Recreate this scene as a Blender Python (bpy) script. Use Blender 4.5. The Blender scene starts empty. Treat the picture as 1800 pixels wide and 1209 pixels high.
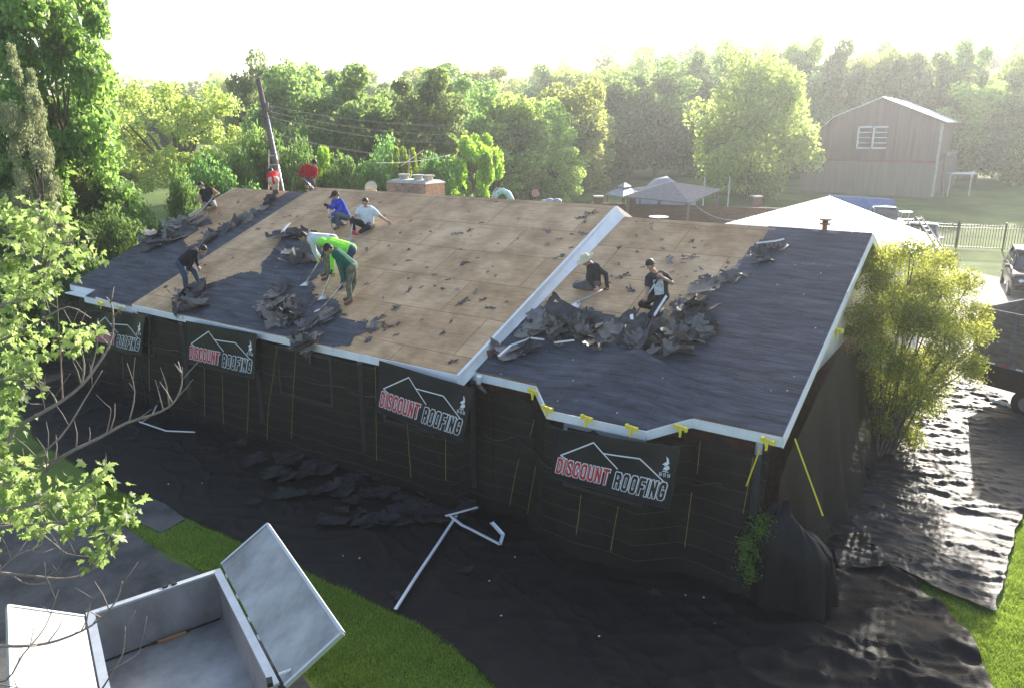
import bpy, math, random
import numpy as np
from mathutils import Vector, Matrix
R = math.radians
rng = random.Random(7)
sc = bpy.context.scene
col = sc.collection

# ------------------------------------------------------------------ camera, sky, sun, exposure
CH, CP, CF = 6.9911, 0.2761, 1353.89
cd = bpy.data.cameras.new('camera'); cam = bpy.data.objects.new('camera', cd); col.objects.link(cam)
cam.location = (0, 0, CH); cam.rotation_euler = (math.pi/2 - CP, 0, 0)
cd.sensor_width = 36; cd.lens = 36*CF/1800; cd.clip_end = 3000; cd.clip_start = .1
sc.camera = cam
SUN_AZ, SUN_EL = R(28), R(21.4)
w = bpy.data.worlds.new('World'); sc.world = w; w.use_nodes = True
nt = w.node_tree; bg = nt.nodes['Background']
sky = nt.nodes.new('ShaderNodeTexSky'); sky.sky_type = 'NISHITA'; sky.sun_disc = False
sky.sun_elevation = SUN_EL; sky.sun_rotation = SUN_AZ; sky.air_density = 1.0; sky.dust_density = 2.0; sky.ozone_density = 1.0
nt.links.new(sky.outputs[0], bg.inputs[0]); bg.inputs[1].default_value = 0.13
sd = bpy.data.lights.new('sun', 'SUN'); sun = bpy.data.objects.new('sun', sd); col.objects.link(sun)
sd.energy = 5.0; sd.angle = R(.5); sd.color = (1, .93, .82)
SD = Vector((math.sin(SUN_AZ)*math.cos(SUN_EL), math.cos(SUN_AZ)*math.cos(SUN_EL), math.sin(SUN_EL)))
sun.rotation_euler = SD.to_track_quat('Z', 'Y').to_euler(); sun.location = SD*100
sc.view_settings.view_transform = 'Standard'; sc.view_settings.look = 'None'
sc.view_settings.exposure = 1.5; sc.view_settings.gamma = 1
sc.render.engine = 'CYCLES'
sc.cycles.max_bounces = 7; sc.cycles.transparent_max_bounces = 10; sc.cycles.volume_bounces = 0

# ------------------------------------------------------------------ projection helpers (photo pixel -> real place)
def ray(px, py):
    X = (px-900)/CF; Y = (604.5-py)/CF
    return Vector((X, math.cos(CP)+Y*math.sin(CP), -math.sin(CP)+Y*math.cos(CP)))
CO = Vector((0, 0, CH))
def P(px, py, z=0.0):
    r = ray(px, py); return CO + r*((z-CH)/r.z)
def at(px, py, d):
    r = ray(px, py); return CO + r*(d/r.y)
def projn(W):
    x, y, z = W[:, 0], W[:, 1], W[:, 2]-CH
    cf = y*math.cos(CP)-z*math.sin(CP); cu = y*math.sin(CP)+z*math.cos(CP)
    return 900+CF*x/cf, 604.5-CF*cu/cf
YAW = .5843
EX, EY = 3.9858, 10.5363
U = Vector((-math.cos(YAW), math.sin(YAW), 0)); V = Vector((math.sin(YAW), math.cos(YAW), 0)); E0 = Vector((EX, EY, 0))
SL = .3985
def hw(u, v, z): return E0 + U*u + V*v + Vector((0, 0, z))
NR = (Vector((0, 0, 1)) - V*SL).normalized()
SEC = {'right': (2.6, 0.0), 'mid': (2.665, -.45), 'left': (2.641, -.07)}
def rz(sec, v): z0, v0 = SEC[sec]; return z0 + SL*(v-v0)
def uvof(p): d = p-E0; return d.dot(U), d.dot(V)
def rp(px, py, sec, h=0.0):
    z0, v0 = SEC[sec]; n = Vector((0, 0, 1)) - V*SL
    d = z0 - SL*v0 - SL*E0.dot(V); r = ray(px, py); t = (d-n.dot(CO))/n.dot(r)
    return CO + r*t + NR*h
def pv(px, py, v):
    r = ray(px, py); t = (v-(CO-E0).dot(V))/r.dot(V); return CO + r*t
def gz(x, y):
    d = math.hypot(x*.6, y)
    if d < 45: return 0.0
    if d < 70: return (d-45)*.048
    return 1.2 + min(d-70, 60)*.035
def gza(x, y):
    d = np.hypot(x*.6, y)
    return np.where(d < 45, 0, np.where(d < 70, (d-45)*.048, 1.2+np.minimum(d-70, 60)*.035))

# ------------------------------------------------------------------ numpy noise
_rs = np.random.RandomState(3); _L = _rs.rand(256, 256)
def vn(x, y):
    xi = np.floor(x).astype(int); yi = np.floor(y).astype(int); fx = x-xi; fy = y-yi
    fx = fx*fx*(3-2*fx); fy = fy*fy*(3-2*fy)
    a = _L[xi % 256, yi % 256]; b = _L[(xi+1) % 256, yi % 256]; c = _L[xi % 256, (yi+1) % 256]; d = _L[(xi+1) % 256, (yi+1) % 256]
    return (a*(1-fx)+b*fx)*(1-fy)+(c*(1-fx)+d*fx)*fy - .5
def fbm(x, y, o=4):
    s = 0; a = 1
    for k in range(o):
        s = s + a*vn(x*2**k+17.3*k, y*2**k+5.1*k); a *= .5
    return s
def ridged(x, y, o=4):
    s = 0; a = 1
    for k in range(o):
        s = s + a*(1-np.abs(2*vn(x*1.9**k+31*k, y*1.9**k+7*k))*2)**2; a *= .5
    return s
def pip(poly, X, Y):
    X = np.asarray(X, float); Y = np.asarray(Y, float); ins = np.zeros(X.shape, bool); n = len(poly); j = n-1
    for i in range(n):
        xi, yi = poly[i]; xj, yj = poly[j]
        if yi != yj:
            ins ^= ((yi > Y) != (yj > Y)) & (X < (xj-xi)*(Y-yi)/(yj-yi)+xi)
        j = i
    return ins

# ------------------------------------------------------------------ materials
def mat(name, c, rough=.7, metal=0, var=.25, scale=4, bump=0, bscale=None, spec=.4, stretch=None, c2=None, detail=5):
    m = bpy.data.materials.new(name); m.use_nodes = True; n = m.node_tree; b = n.nodes['Principled BSDF']
    b.inputs['Roughness'].default_value = rough; b.inputs['Metallic'].default_value = metal
    b.inputs['Specular IOR Level'].default_value = spec
    tc = n.nodes.new('ShaderNodeTexCoord'); mp = n.nodes.new('ShaderNodeMapping'); n.links.new(tc.outputs['Object'], mp.inputs[0])
    if stretch: mp.inputs['Scale'].default_value = stretch
    no = n.nodes.new('ShaderNodeTexNoise'); no.inputs['Scale'].default_value = scale; no.inputs['Detail'].default_value = detail
    no.inputs['Roughness'].default_value = .65
    n.links.new(mp.outputs[0], no.inputs[0])
    rmp = n.nodes.new('ShaderNodeValToRGB'); n.links.new(no.outputs[0], rmp.inputs[0])
    lo = [max(0, x*(1-var)) for x in c]; hi = list(c2) if c2 else [min(1, x*(1+var)) for x in c]
    rmp.color_ramp.elements[0].position = .33; rmp.color_ramp.elements[1].position = .67
    rmp.color_ramp.elements[0].color = (*lo, 1); rmp.color_ramp.elements[1].color = (*hi, 1)
    n.links.new(rmp.outputs[0], b.inputs['Base Color'])
    if bump:
        nb = n.nodes.new('ShaderNodeTexNoise'); nb.inputs['Scale'].default_value = bscale or scale*4; nb.inputs['Detail'].default_value = 4
        n.links.new(mp.outputs[0], nb.inputs[0])
        bn = n.nodes.new('ShaderNodeBump'); bn.inputs['Strength'].default_value = bump; bn.inputs['Distance'].default_value = .02
        n.links.new(nb.outputs[0], bn.inputs['Height']); n.links.new(bn.outputs[0], b.inputs['Normal'])
    return m
def leafmat(name, c, tr, mix=.62, var=.30):
    c = tuple(min(1, x*1.25) for x in c); tr = tuple(min(1, x*1.15) for x in tr)
    m = bpy.data.materials.new(name); m.use_nodes = True; n = m.node_tree; n.nodes.clear()
    out = n.nodes.new('ShaderNodeOutputMaterial'); d = n.nodes.new('ShaderNodeBsdfDiffuse'); t = n.nodes.new('ShaderNodeBsdfTranslucent')
    g = n.nodes.new('ShaderNodeBsdfGlossy'); g.inputs['Roughness'].default_value = .5; g.inputs['Color'].default_value = (.8, .8, .8, 1)
    geo = n.nodes.new('ShaderNodeNewGeometry'); oi = n.nodes.new('ShaderNodeObjectInfo')
    def tint(cc, sock):
        h = n.nodes.new('ShaderNodeHueSaturation'); h.inputs['Color'].default_value = (*cc, 1)
        a = n.nodes.new('ShaderNodeMapRange'); a.inputs[3].default_value = 1-var; a.inputs[4].default_value = 1+var
        n.links.new(geo.outputs['Random Per Island'], a.inputs[0])
        o = n.nodes.new('ShaderNodeMapRange'); o.inputs[3].default_value = .7; o.inputs[4].default_value = 1.3
        n.links.new(oi.outputs['Random'], o.inputs[0])
        mu = n.nodes.new('ShaderNodeMath'); mu.operation = 'MULTIPLY'; n.links.new(a.outputs[0], mu.inputs[0]); n.links.new(o.outputs[0], mu.inputs[1])
        n.links.new(mu.outputs[0], h.inputs['Value'])
        o2 = n.nodes.new('ShaderNodeMapRange'); o2.inputs[3].default_value = .482; o2.inputs[4].default_value = .512
        n.links.new(oi.outputs['Random'], o2.inputs[0]); n.links.new(o2.outputs[0], h.inputs['Hue'])
        n.links.new(h.outputs[0], sock)
    tint(c, d.inputs[0]); tint(tr, t.inputs[0])
    mx = n.nodes.new('ShaderNodeMixShader'); mx.inputs[0].default_value = mix
    n.links.new(d.outputs[0], mx.inputs[1]); n.links.new(t.outputs[0], mx.inputs[2])
    m2 = n.nodes.new('ShaderNodeMixShader'); m2.inputs[0].default_value = .04
    n.links.new(mx.outputs[0], m2.inputs[1]); n.links.new(g.outputs[0], m2.inputs[2]); n.links.new(m2.outputs[0], out.inputs[0])
    return m
def wood_deck():
    m = mat('plywood', (.54, .35, .195), .8, 0, .26, 1.1, .25, 30, c2=(.75, .53, .33), spec=.2, detail=9)
    n = m.node_tree; b = n.nodes['Principled BSDF']; base = b.inputs['Base Color'].links[0].from_socket
    tc = n.nodes['Texture Coordinate']
    br = n.nodes.new('ShaderNodeTexBrick'); br.offset = .5
    br.inputs['Scale'].default_value = 1; br.inputs['Brick Width'].default_value = 2.44; br.inputs['Row Height'].default_value = 1.13
    br.inputs['Mortar Size'].default_value = .012; br.inputs['Mortar Smooth'].default_value = .3
    br.inputs['Color1'].default_value = (1, 1, 1, 1); br.inputs['Color2'].default_value = (.86, .83, .78, 1); br.inputs['Mortar'].default_value = (.55, .49, .44, 1)
    n.links.new(tc.outputs['Object'], br.inputs['Vector'])
    m1 = n.nodes.new('ShaderNodeMix'); m1.data_type = 'RGBA'; m1.blend_type = 'MULTIPLY'; m1.inputs[0].default_value = 1
    n.links.new(base, m1.inputs[6]); n.links.new(br.outputs[0], m1.inputs[7])
    mp = n.nodes.new('ShaderNodeMapping'); mp.inputs['Scale'].default_value = (1.2, 14, 1); n.links.new(tc.outputs['Object'], mp.inputs[0])
    ns = n.nodes.new('ShaderNodeTexNoise'); ns.inputs['Scale'].default_value = 2; ns.inputs['Detail'].default_value = 6; n.links.new(mp.outputs[0], ns.inputs[0])
    rp_ = n.nodes.new('ShaderNodeValToRGB'); rp_.color_ramp.elements[0].position = .3; rp_.color_ramp.elements[0].color = (.72, .66, .6, 1); rp_.color_ramp.elements[1].position = .7
    n.links.new(ns.outputs[0], rp_.inputs[0])
    m2 = n.nodes.new('ShaderNodeMix'); m2.data_type = 'RGBA'; m2.blend_type = 'MULTIPLY'; m2.inputs[0].default_value = .8
    n.links.new(m1.outputs[2], m2.inputs[6]); n.links.new(rp_.outputs[0], m2.inputs[7]); n.links.new(m2.outputs[2], b.inputs['Base Color'])
    return m
def felt_mat(name='felt', c=(.050, .053, .066)):
    m = mat(name, c, .75, 0, .3, 2.2, .5, 9, spec=.25, stretch=(.6, 3.0, 1), c2=tuple(x*2.0 for x in c))
    n = m.node_tree; b = n.nodes['Principled BSDF']; base = b.inputs['Base Color'].links[0].from_socket; tc = n.nodes['Texture Coordinate']
    vo = n.nodes.new('ShaderNodeTexVoronoi'); vo.inputs['Scale'].default_value = 3.4; n.links.new(tc.outputs['Object'], vo.inputs[0])
    r = n.nodes.new('ShaderNodeValToRGB'); r.color_ramp.elements[0].position = .035; r.color_ramp.elements[0].color = (1, 1, 1, 1); r.color_ramp.elements[1].position = .06; r.color_ramp.elements[1].color = (0, 0, 0, 1)
    n.links.new(vo.outputs[0], r.inputs[0])
    mx = n.nodes.new('ShaderNodeMix'); mx.data_type = 'RGBA'; mx.inputs[7].default_value = (.5, .5, .52, 1)
    br = n.nodes.new('ShaderNodeTexBrick'); br.inputs['Scale'].default_value = 1; br.inputs['Brick Width'].default_value = 1.0; br.inputs['Row Height'].default_value = .145; br.inputs['Mortar Size'].default_value = .008; br.inputs['Mortar Smooth'].default_value = .4
    br.inputs['Color1'].default_value = (1, 1, 1, 1); br.inputs['Color2'].default_value = (.78, .80, .84, 1); br.inputs['Mortar'].default_value = (.5, .5, .52, 1)
    nd = n.nodes.new('ShaderNodeTexNoise'); nd.inputs['Scale'].default_value = 1.5; n.links.new(tc.outputs['Object'], nd.inputs[0]); av = n.nodes.new('ShaderNodeVectorMath'); av.operation = 'MULTIPLY_ADD'; av.inputs[1].default_value = (.10, .10, 0); n.links.new(nd.outputs[1], av.inputs[0]); n.links.new(tc.outputs['Object'], av.inputs[2]); n.links.new(av.outputs[0], br.inputs['Vector'])
    mm = n.nodes.new('ShaderNodeMix'); mm.data_type = 'RGBA'; mm.blend_type = 'MULTIPLY'; mm.inputs[0].default_value = .85; n.links.new(base, mm.inputs[6]); n.links.new(br.outputs[0], mm.inputs[7])
    n.links.new(r.outputs[0], mx.inputs[0]); n.links.new(mm.outputs[2], mx.inputs[6]); n.links.new(mx.outputs[2], b.inputs['Base Color'])
    return m
def brick_mat(name, c1, c2, sc_=1, w_=.22, h_=.075):
    m = mat(name, c1, .85, 0, .2, 6, .3, 40); n = m.node_tree; b = n.nodes['Principled BSDF']; base = b.inputs['Base Color'].links[0].from_socket
    tc = n.nodes['Texture Coordinate']; sp = n.nodes.new('ShaderNodeSeparateXYZ'); cb = n.nodes.new('ShaderNodeCombineXYZ'); ad = n.nodes.new('ShaderNodeMath')
    n.links.new(tc.outputs['Object'], sp.inputs[0]); n.links.new(sp.outputs[0], ad.inputs[0]); n.links.new(sp.outputs[1], ad.inputs[1]); n.links.new(ad.outputs[0], cb.inputs[0]); n.links.new(sp.outputs[2], cb.inputs[1])
    br = n.nodes.new('ShaderNodeTexBrick'); br.inputs['Scale'].default_value = sc_; br.inputs['Brick Width'].default_value = w_; br.inputs['Row Height'].default_value = h_; br.inputs['Mortar Size'].default_value = .01
    br.inputs['Color1'].default_value = (1, 1, 1, 1); br.inputs['Color2'].default_value = (*c2, 1); br.inputs['Mortar'].default_value = (.9, .9, .85, 1)
    n.links.new(cb.outputs[0], br.inputs['Vector'])
    mx = n.nodes.new('ShaderNodeMix'); mx.data_type = 'RGBA'; mx.blend_type = 'MULTIPLY'; mx.inputs[0].default_value = 1
    n.links.new(base, mx.inputs[6]); n.links.new(br.outputs[0], mx.inputs[7]); n.links.new(mx.outputs[2], b.inputs['Base Color'])
    return m
def net_mat(name, c, alpha, lines=True):
    m = mat(name, c, .6, 0, .35, 3, .3, 25, spec=.3); n = m.node_tree; b = n.nodes['Principled BSDF']; base = b.inputs['Base Color'].links[0].from_socket
    if lines:
        tc = n.nodes['Texture Coordinate']; sp = n.nodes.new('ShaderNodeSeparateXYZ'); n.links.new(tc.outputs['Object'], sp.inputs[0])
        wv = n.nodes.new('ShaderNodeMath'); wv.operation = 'FRACT'; dv = n.nodes.new('ShaderNodeMath'); dv.operation = 'DIVIDE'; dv.inputs[1].default_value = .27
        n.links.new(sp.outputs[2], dv.inputs[0]); n.links.new(dv.outputs[0], wv.inputs[0])
        lt = n.nodes.new('ShaderNodeMath'); lt.operation = 'LESS_THAN'; lt.inputs[1].default_value = .03; n.links.new(wv.outputs[0], lt.inputs[0])
        mx = n.nodes.new('ShaderNodeMix'); mx.data_type = 'RGBA'; mx.inputs[7].default_value = (.07, .066, .055, 1)
        n.links.new(lt.outputs[0], mx.inputs[0]); n.links.new(base, mx.inputs[6]); n.links.new(mx.outputs[2], b.inputs['Base Color'])
    b.inputs['Alpha'].default_value = alpha
    return m
M = {}
M['ply'] = wood_deck(); M['felt'] = felt_mat()
M['shingle'] = mat('torn_shingle', (.055, .052, .058), .75, 0, .4, 5, .5, 60, spec=.3, c2=(.10, .095, .10))
M['shingle_pale'] = mat('faded_shingle', (.12, .115, .12), .6, 0, .4, 5, .4, 50, spec=.5, c2=(.20, .19, .19))
M['shingle_dark'] = mat('darker_shingle_tone', (.022, .021, .023), .75, 0, .4, 5, .5, 60, spec=.2, c2=(.045, .042, .042))  # darker shingle tone for the sheets lying on the ground
M['shingle_brown'] = mat('torn_shingle_underside', (.15, .13, .11), .6, 0, .4, 4, .4, 50, spec=.4)
M['white'] = mat('white_trim_paint', (.72, .74, .76), .45, 0, .08, 3, .05, 20)
M['whitemetal'] = mat('white_bent_metal', (.75, .76, .78), .35, .1, .06, 3)
M['siding'] = mat('cream_siding', (.70, .67, .56), .6, 0, .1, 2, .1, 20)
M['brick'] = brick_mat('brown_brick', (.16, .085, .06), (.6, .55, .5))
M['chimbrick'] = brick_mat('chimney_brick', (.33, .25, .20), (.75, .65, .6))
M['concrete'] = mat('concrete', (.04, .04, .04), .9, 0, .3, 1.1, .3, 30, c2=(.12, .115, .11), detail=9)
M['driveway'] = mat('driveway_concrete', (.42, .38, .34), .9, 0, .15, 1.2, .2, 30, c2=(.5, .46, .41))
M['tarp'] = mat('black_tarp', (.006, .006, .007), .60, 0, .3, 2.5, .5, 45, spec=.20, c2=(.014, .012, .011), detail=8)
M['tarp_sunlit'] = mat('faded_woven_tarp', (.018, .017, .017), .60, 0, .3, 2.5, .6, 45, spec=.42, c2=(.042, .038, .036), detail=8)  # black tarp made lighter and shinier, sunlight put into the colour
M['net'] = net_mat('black_netting', (.006, .0055, .005), .84)
M['net2'] = net_mat('black_side_netting', (.0035, .003, .003), .93, False)
M['netheap'] = mat('netting_heap', (.004, .004, .005), .6, 0, .3, 3, .3, 60, spec=.3)
M['banner'] = mat('banner_vinyl', (.016, .017, .021), .30, 0, .3, 2, .5, 5, spec=.5)
M['bwhite'] = mat('banner_white_ink', (.72, .74, .78), .5, 0, .03, 3)
M['bred'] = mat('banner_red_ink', (.50, .035, .04), .5, 0, .05, 3)
M['bblack'] = mat('banner_black_ink', (.02, .02, .022), .5, 0, .05, 3)
M['yellow'] = mat('yellow_plastic', (.75, .62, .05), .5, 0, .1, 3)
M['cord'] = mat('yellow_seam_cord', (.24, .19, .06), .7, 0, .2, 6)
M['alu'] = mat('aluminium_sheet', (.26, .255, .25), .45, .5, .2, 1.3, .10, 8, detail=10, c2=(.46, .46, .46), stretch=(1, 1, .5))
M['alubright'] = mat('aluminium_edge', (.52, .54, .56), .4, .6, .08, 5)
M['grime'] = mat('grime', (.05, .035, .02), .9, 0, .4, 20)
M['black'] = mat('black_metal', (.02, .02, .022), .4, .3, .2, 4)
M['steel'] = mat('brushed_steel', (.55, .56, .58), .35, .9, .15, 10)
M['wire'] = mat('grey_cable', (.25, .26, .27), .8, 0, .1, 3, spec=.1)
M['cement'] = mat('pale_cement', (.42, .40, .36), .9, 0, .2, 5, .2, 20)
M['bark'] = mat('bark', (.13, .10, .075), .9, 0, .35, 5, .6, 30)
M['twig'] = mat('grey_twig', (.22, .18, .16), .8, 0, .3, 8, .2, 60)
M['polewood'] = mat('weathered_pole', (.14, .10, .085), .9, 0, .25, 4, .3, 20, stretch=(4, 4, .4))
M['barnred'] = mat('faded_red_siding', (.17, .105, .095), .85, 0, .18, .6, .4, 3, stretch=(6, 6, .3), c2=(.25, .165, .15))
M['barngrey'] = mat('weathered_tan_siding', (.24, .19, .16), .85, 0, .15, .6, .4, 3, stretch=(6, 6, .3))
M['roofmetal'] = mat('white_metal_roof', (.80, .81, .81), .42, .55, .06, 1)
M['greyshingle'] = mat('grey_shingle_roof', (.16, .15, .16), .85, 0, .25, 5, .3, 30)
M['glass'] = mat('dark_glass', (.03, .04, .05), .12, 0, .1, 2, spec=.8)
M['blue'] = mat('blue_tarp', (.06, .16, .45), .5, 0, .15, 3)
M['greycover'] = mat('grey_car_cover', (.30, .32, .36), .6, 0, .15, 2, .5, 6)
M['lightblue'] = mat('light_blue_plastic', (.35, .62, .68), .4, 0, .08, 3)
M['carblack'] = mat('dark_car_paint', (.03, .03, .035), .2, .3, .05, 3, spec=.6)
M['cargrey'] = mat('silver_car_paint', (.35, .38, .40), .22, .6, .05, 3, spec=.6)
M['carteal'] = mat('teal_truck_paint', (.12, .22, .28), .3, .3, .08, 3, spec=.6)
M['rust'] = mat('rusty_steel', (.16, .07, .04), .85, .2, .4, 5)
M['redrefl'] = mat('red_reflector', (.6, .03, .02), .3, 0, .05, 3)
M['woodgrey'] = mat('weathered_board', (.17, .14, .12), .9, 0, .3, 3, .4, 20, stretch=(1, 1, 6))
M['lens'] = mat('headlamp_lens', (.7, .7, .72), .15, .3, .05, 3)
M['skin'] = mat('skin', (.42, .24, .16), .55, 0, .08, 6)
M['hair'] = mat('black_hair', (.015, .012, .011), .6, 0, .2, 30)
M['eye'] = mat('eyes', (.02, .015, .012), .3, 0, .05, 3)
M['straw'] = mat('straw', (.62, .55, .38), .8, 0, .15, 20, .3, 60)
def cloth(name, c, **k): return mat(name, c, .85, 0, k.get('var', .18), k.get('scale', 12), .3, 60, spec=.15, c2=k.get('c2'))
M['dirt'] = mat('pine_straw', (.22, .10, .05), .95, 0, .4, 12)
def grass_mat():
    m = mat('lawn_grass', (.085, .135, .03), .95, 0, .35, .22, .9, 26, spec=.1, c2=(.17, .23, .06), detail=9)
    return m
M['grass'] = grass_mat()
M['blade'] = leafmat('grass_blade', (.11, .17, .035), (.34, .46, .07), .5, .5)
LF = {
 'mid': leafmat('leaf_mid', (.085, .14, .03), (.30, .45, .12)),
 'pale': leafmat('leaf_pale', (.15, .20, .055), (.52, .64, .16)),
 'dark': leafmat('leaf_dark', (.05, .11, .025), (.19, .34, .08)),
 'lime': leafmat('leaf_lime', (.15, .22, .06), (.42, .64, .20), .58),
 'pine': leafmat('leaf_pine', (.17, .20, .11), (.42, .48, .24), .5),
 'crape': leafmat('leaf_crape', (.13, .18, .035), (.50, .58, .10), .55, .55),
 'brown': leafmat('leaf_brown', (.13, .11, .08), (.22, .19, .12), .4),
}

# ------------------------------------------------------------------ object helpers
def tag(o, label=None, cat=None, group=None, kind=None):
    if label: o['label'] = label
    if cat: o['category'] = cat
    if group: o['group'] = group
    if kind: o['kind'] = kind
    return o
def empty(name, loc, rz_=0, label=None, cat=None, group=None):
    o = bpy.data.objects.new(name, None); col.objects.link(o); o.location = loc; o.rotation_euler = (0, 0, rz_); o.empty_display_size = .2
    return tag(o, label, cat, group)
def wm(o):
    m = Matrix.Translation(o.location) @ o.rotation_euler.to_matrix().to_4x4() @ Matrix.Diagonal((*o.scale, 1))
    return (wm(o.parent) @ m) if o.parent else m
def npmesh(name, Vt, F, m, parent=None, smooth=False, mats=None, fm=None, origin=None, local=False):
    Vt = np.asarray(Vt, float).reshape(-1, 3)
    if not local:
        if parent is not None:
            inv = np.array(wm(parent).inverted()); Vt = Vt @ inv[:3, :3].T + inv[:3, 3]
        else:
            if origin is None: origin = ((Vt[:, 0].min()+Vt[:, 0].max())/2, (Vt[:, 1].min()+Vt[:, 1].max())/2, Vt[:, 2].min())
            Vt = Vt - np.array(origin)
    me = bpy.data.meshes.new(name)
    if isinstance(F, np.ndarray):
        k = F.shape[1]; nF = F.shape[0]
        me.vertices.add(len(Vt)); me.vertices.foreach_set('co', Vt.astype(np.float32).ravel())
        me.loops.add(nF*k); me.loops.foreach_set('vertex_index', F.astype(np.int32).ravel())
        me.polygons.add(nF); me.polygons.foreach_set('loop_start', np.arange(0, nF*k, k, dtype=np.int32))
        me.update(calc_edges=True)
    else:
        me.from_pydata([tuple(v) for v in Vt], [], F); me.update()
    for mm in (mats or [m]): me.materials.append(mm)
    if fm is not None: me.polygons.foreach_set('material_index', np.asarray(fm, np.int32))
    if smooth: me.polygons.foreach_set('use_smooth', np.ones(len(me.polygons), bool))
    o = bpy.data.objects.new(name, me); col.objects.link(o)
    if parent is not None: o.parent = parent
    elif origin is not None: o.location = origin
    return o
class MB:
    def __init__(s): s.v = []; s.f = []
    def add(s, vs, fs):
        b = len(s.v); s.v += [Vector(p) for p in vs]; s.f += [tuple(i+b for i in f) for f in fs]; return s
    def hexa(s, b, t):   # 4 bottom, 4 top points
        return s.add(list(b)+list(t), [(3, 2, 1, 0), (4, 5, 6, 7), (0, 1, 5, 4), (1, 2, 6, 5), (2, 3, 7, 6), (3, 0, 4, 7)])
    def box(s, c, d, rz_=0, M_=None):
        c = Vector(c); x, y, z = [k/2 for k in d]; Mr = M_ or Matrix.Rotation(rz_, 3, 'Z')
        q = lambda a, b_, e: c+Mr @ Vector((a, b_, e))
        return s.hexa([q(-x, -y, -z), q(x, -y, -z), q(x, y, -z), q(-x, y, -z)], [q(-x, -y, z), q(x, -y, z), q(x, y, z), q(-x, y, z)])
    def slab(s, pts, n, th):   # polygon pts thickened by th along -n
        k = len(pts); pts = [Vector(p) for p in pts]; lo = [p-Vector(n)*th for p in pts]
        return s.add(pts+lo, [tuple(range(k)), tuple(range(2*k-1, k-1, -1))]+[(i, i+k, (i+1) % k+k, (i+1) % k) for i in range(k)])
    def beam(s, a, b, wd, ht, up=(0, 0, 1)):   # rectangular bar from a to b
        a = Vector(a); b = Vector(b); d = (b-a).normalized(); sd_ = d.cross(Vector(up)).normalized()*wd/2; u = sd_.cross(d).normalized()*ht/2
        return s.hexa([a-sd_-u, a+sd_-u, a+sd_+u, a-sd_+u], [b-sd_-u, b+sd_-u, b+sd_+u, b-sd_+u])
    def tube(s, pts, rs, n=8, cap=True):
        pts = [Vector(p) for p in pts]; b = len(s.v); k = len(pts)
        if not hasattr(rs, '__len__'): rs = [rs]*k
        ref = Vector((.3, .2, 1)).normalized()
        for i, p in enumerate(pts):
            d = (pts[min(i+1, k-1)]-pts[max(i-1, 0)]).normalized()
            a = d.cross(ref)
            if a.length < 1e-3: a = d.cross(Vector((1, 0, 0)))
            a.normalize(); c = d.cross(a)
            for j in range(n):
                t = 2*math.pi*j/n; s.v.append(p+(a*math.cos(t)+c*math.sin(t))*rs[i])
        for i in range(k-1):
            for j in range(n): s.f.append((b+i*n+j, b+i*n+(j+1) % n, b+(i+1)*n+(j+1) % n, b+(i+1)*n+j))
        if cap: s.f.append(tuple(b+j for j in range(n))[::-1]); s.f.append(tuple(b+(k-1)*n+j for j in range(n)))
        return s
    def ell(s, c, r, n=12, k=8, M_=None):
        c = Vector(c); b = len(s.v); Mr = M_ or Matrix.Identity(3)
        for i in range(1, k):
            ph = math.pi*i/k
            for j in range(n):
                t = 2*math.pi*j/n; s.v.append(c+Mr @ Vector((r[0]*math.sin(ph)*math.cos(t), r[1]*math.sin(ph)*math.sin(t), r[2]*math.cos(ph))))
        s.v.append(c+Mr @ Vector((0, 0, r[2]))); s.v.append(c-Mr @ Vector((0, 0, r[2]))); T = len(s.v)-2
        for i in range(k-2):
            for j in range(n): s.f.append((b+i*n+j, b+(i+1)*n+j, b+(i+1)*n+(j+1) % n, b+i*n+(j+1) % n))
        for j in range(n): s.f.append((T, b+j, b+(j+1) % n)); s.f.append((T+1, b+(k-2)*n+(j+1) % n, b+(k-2)*n+j))
        return s
    def cap(s, a, b, ra, rb, n=12, k=4):   # tapered capsule
        a = Vector(a); b = Vector(b); d = (b-a); L = max(d.length, 1e-5); d = d/L
        pts = []; rs = []
        for i in range(k+1):
            t = math.pi/2*(1-i/k); pts.append(a-d*ra*math.sin(t)*.999); rs.append(max(ra*math.cos(t), ra*.05))
        for i in range(k+1):
            t = math.pi/2*i/k; pts.append(b+d*rb*math.sin(t)*.999); rs.append(max(rb*math.cos(t), rb*.05))
        q = []; rr = []
        for p, r_ in zip(pts, rs):
            if q and (p-q[-1]).length < 1e-6: continue
            q.append(p); rr.append(r_)
        return s.tube(q, rr, n)
    def build(s, name, m, parent=None, smooth=False, origin=None, local=False):
        V_ = np.array([tuple(v) for v in s.v])
        return npmesh(name, V_, s.f, m, parent, smooth, origin=origin, local=local)
def copytree(o, parent=None):
    c = o.copy(); col.objects.link(c)
    if parent is not None: c.parent = parent
    for ch in list(o.children): copytree(ch, c)
    return c
def grid(us, vs, fn):
    A, B = np.meshgrid(us, vs, indexing='ij'); Pts = fn(A, B); n, m_ = A.shape
    i = np.arange(n*m_).reshape(n, m_); F = np.stack([i[:-1, :-1], i[1:, :-1], i[1:, 1:], i[:-1, 1:]], -1).reshape(-1, 4)
    return Pts.reshape(-1, 3), F
def prune(Vt, F):
    used = np.unique(F); mp = -np.ones(len(Vt), int); mp[used] = np.arange(len(used)); return Vt[used], mp[F]
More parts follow.
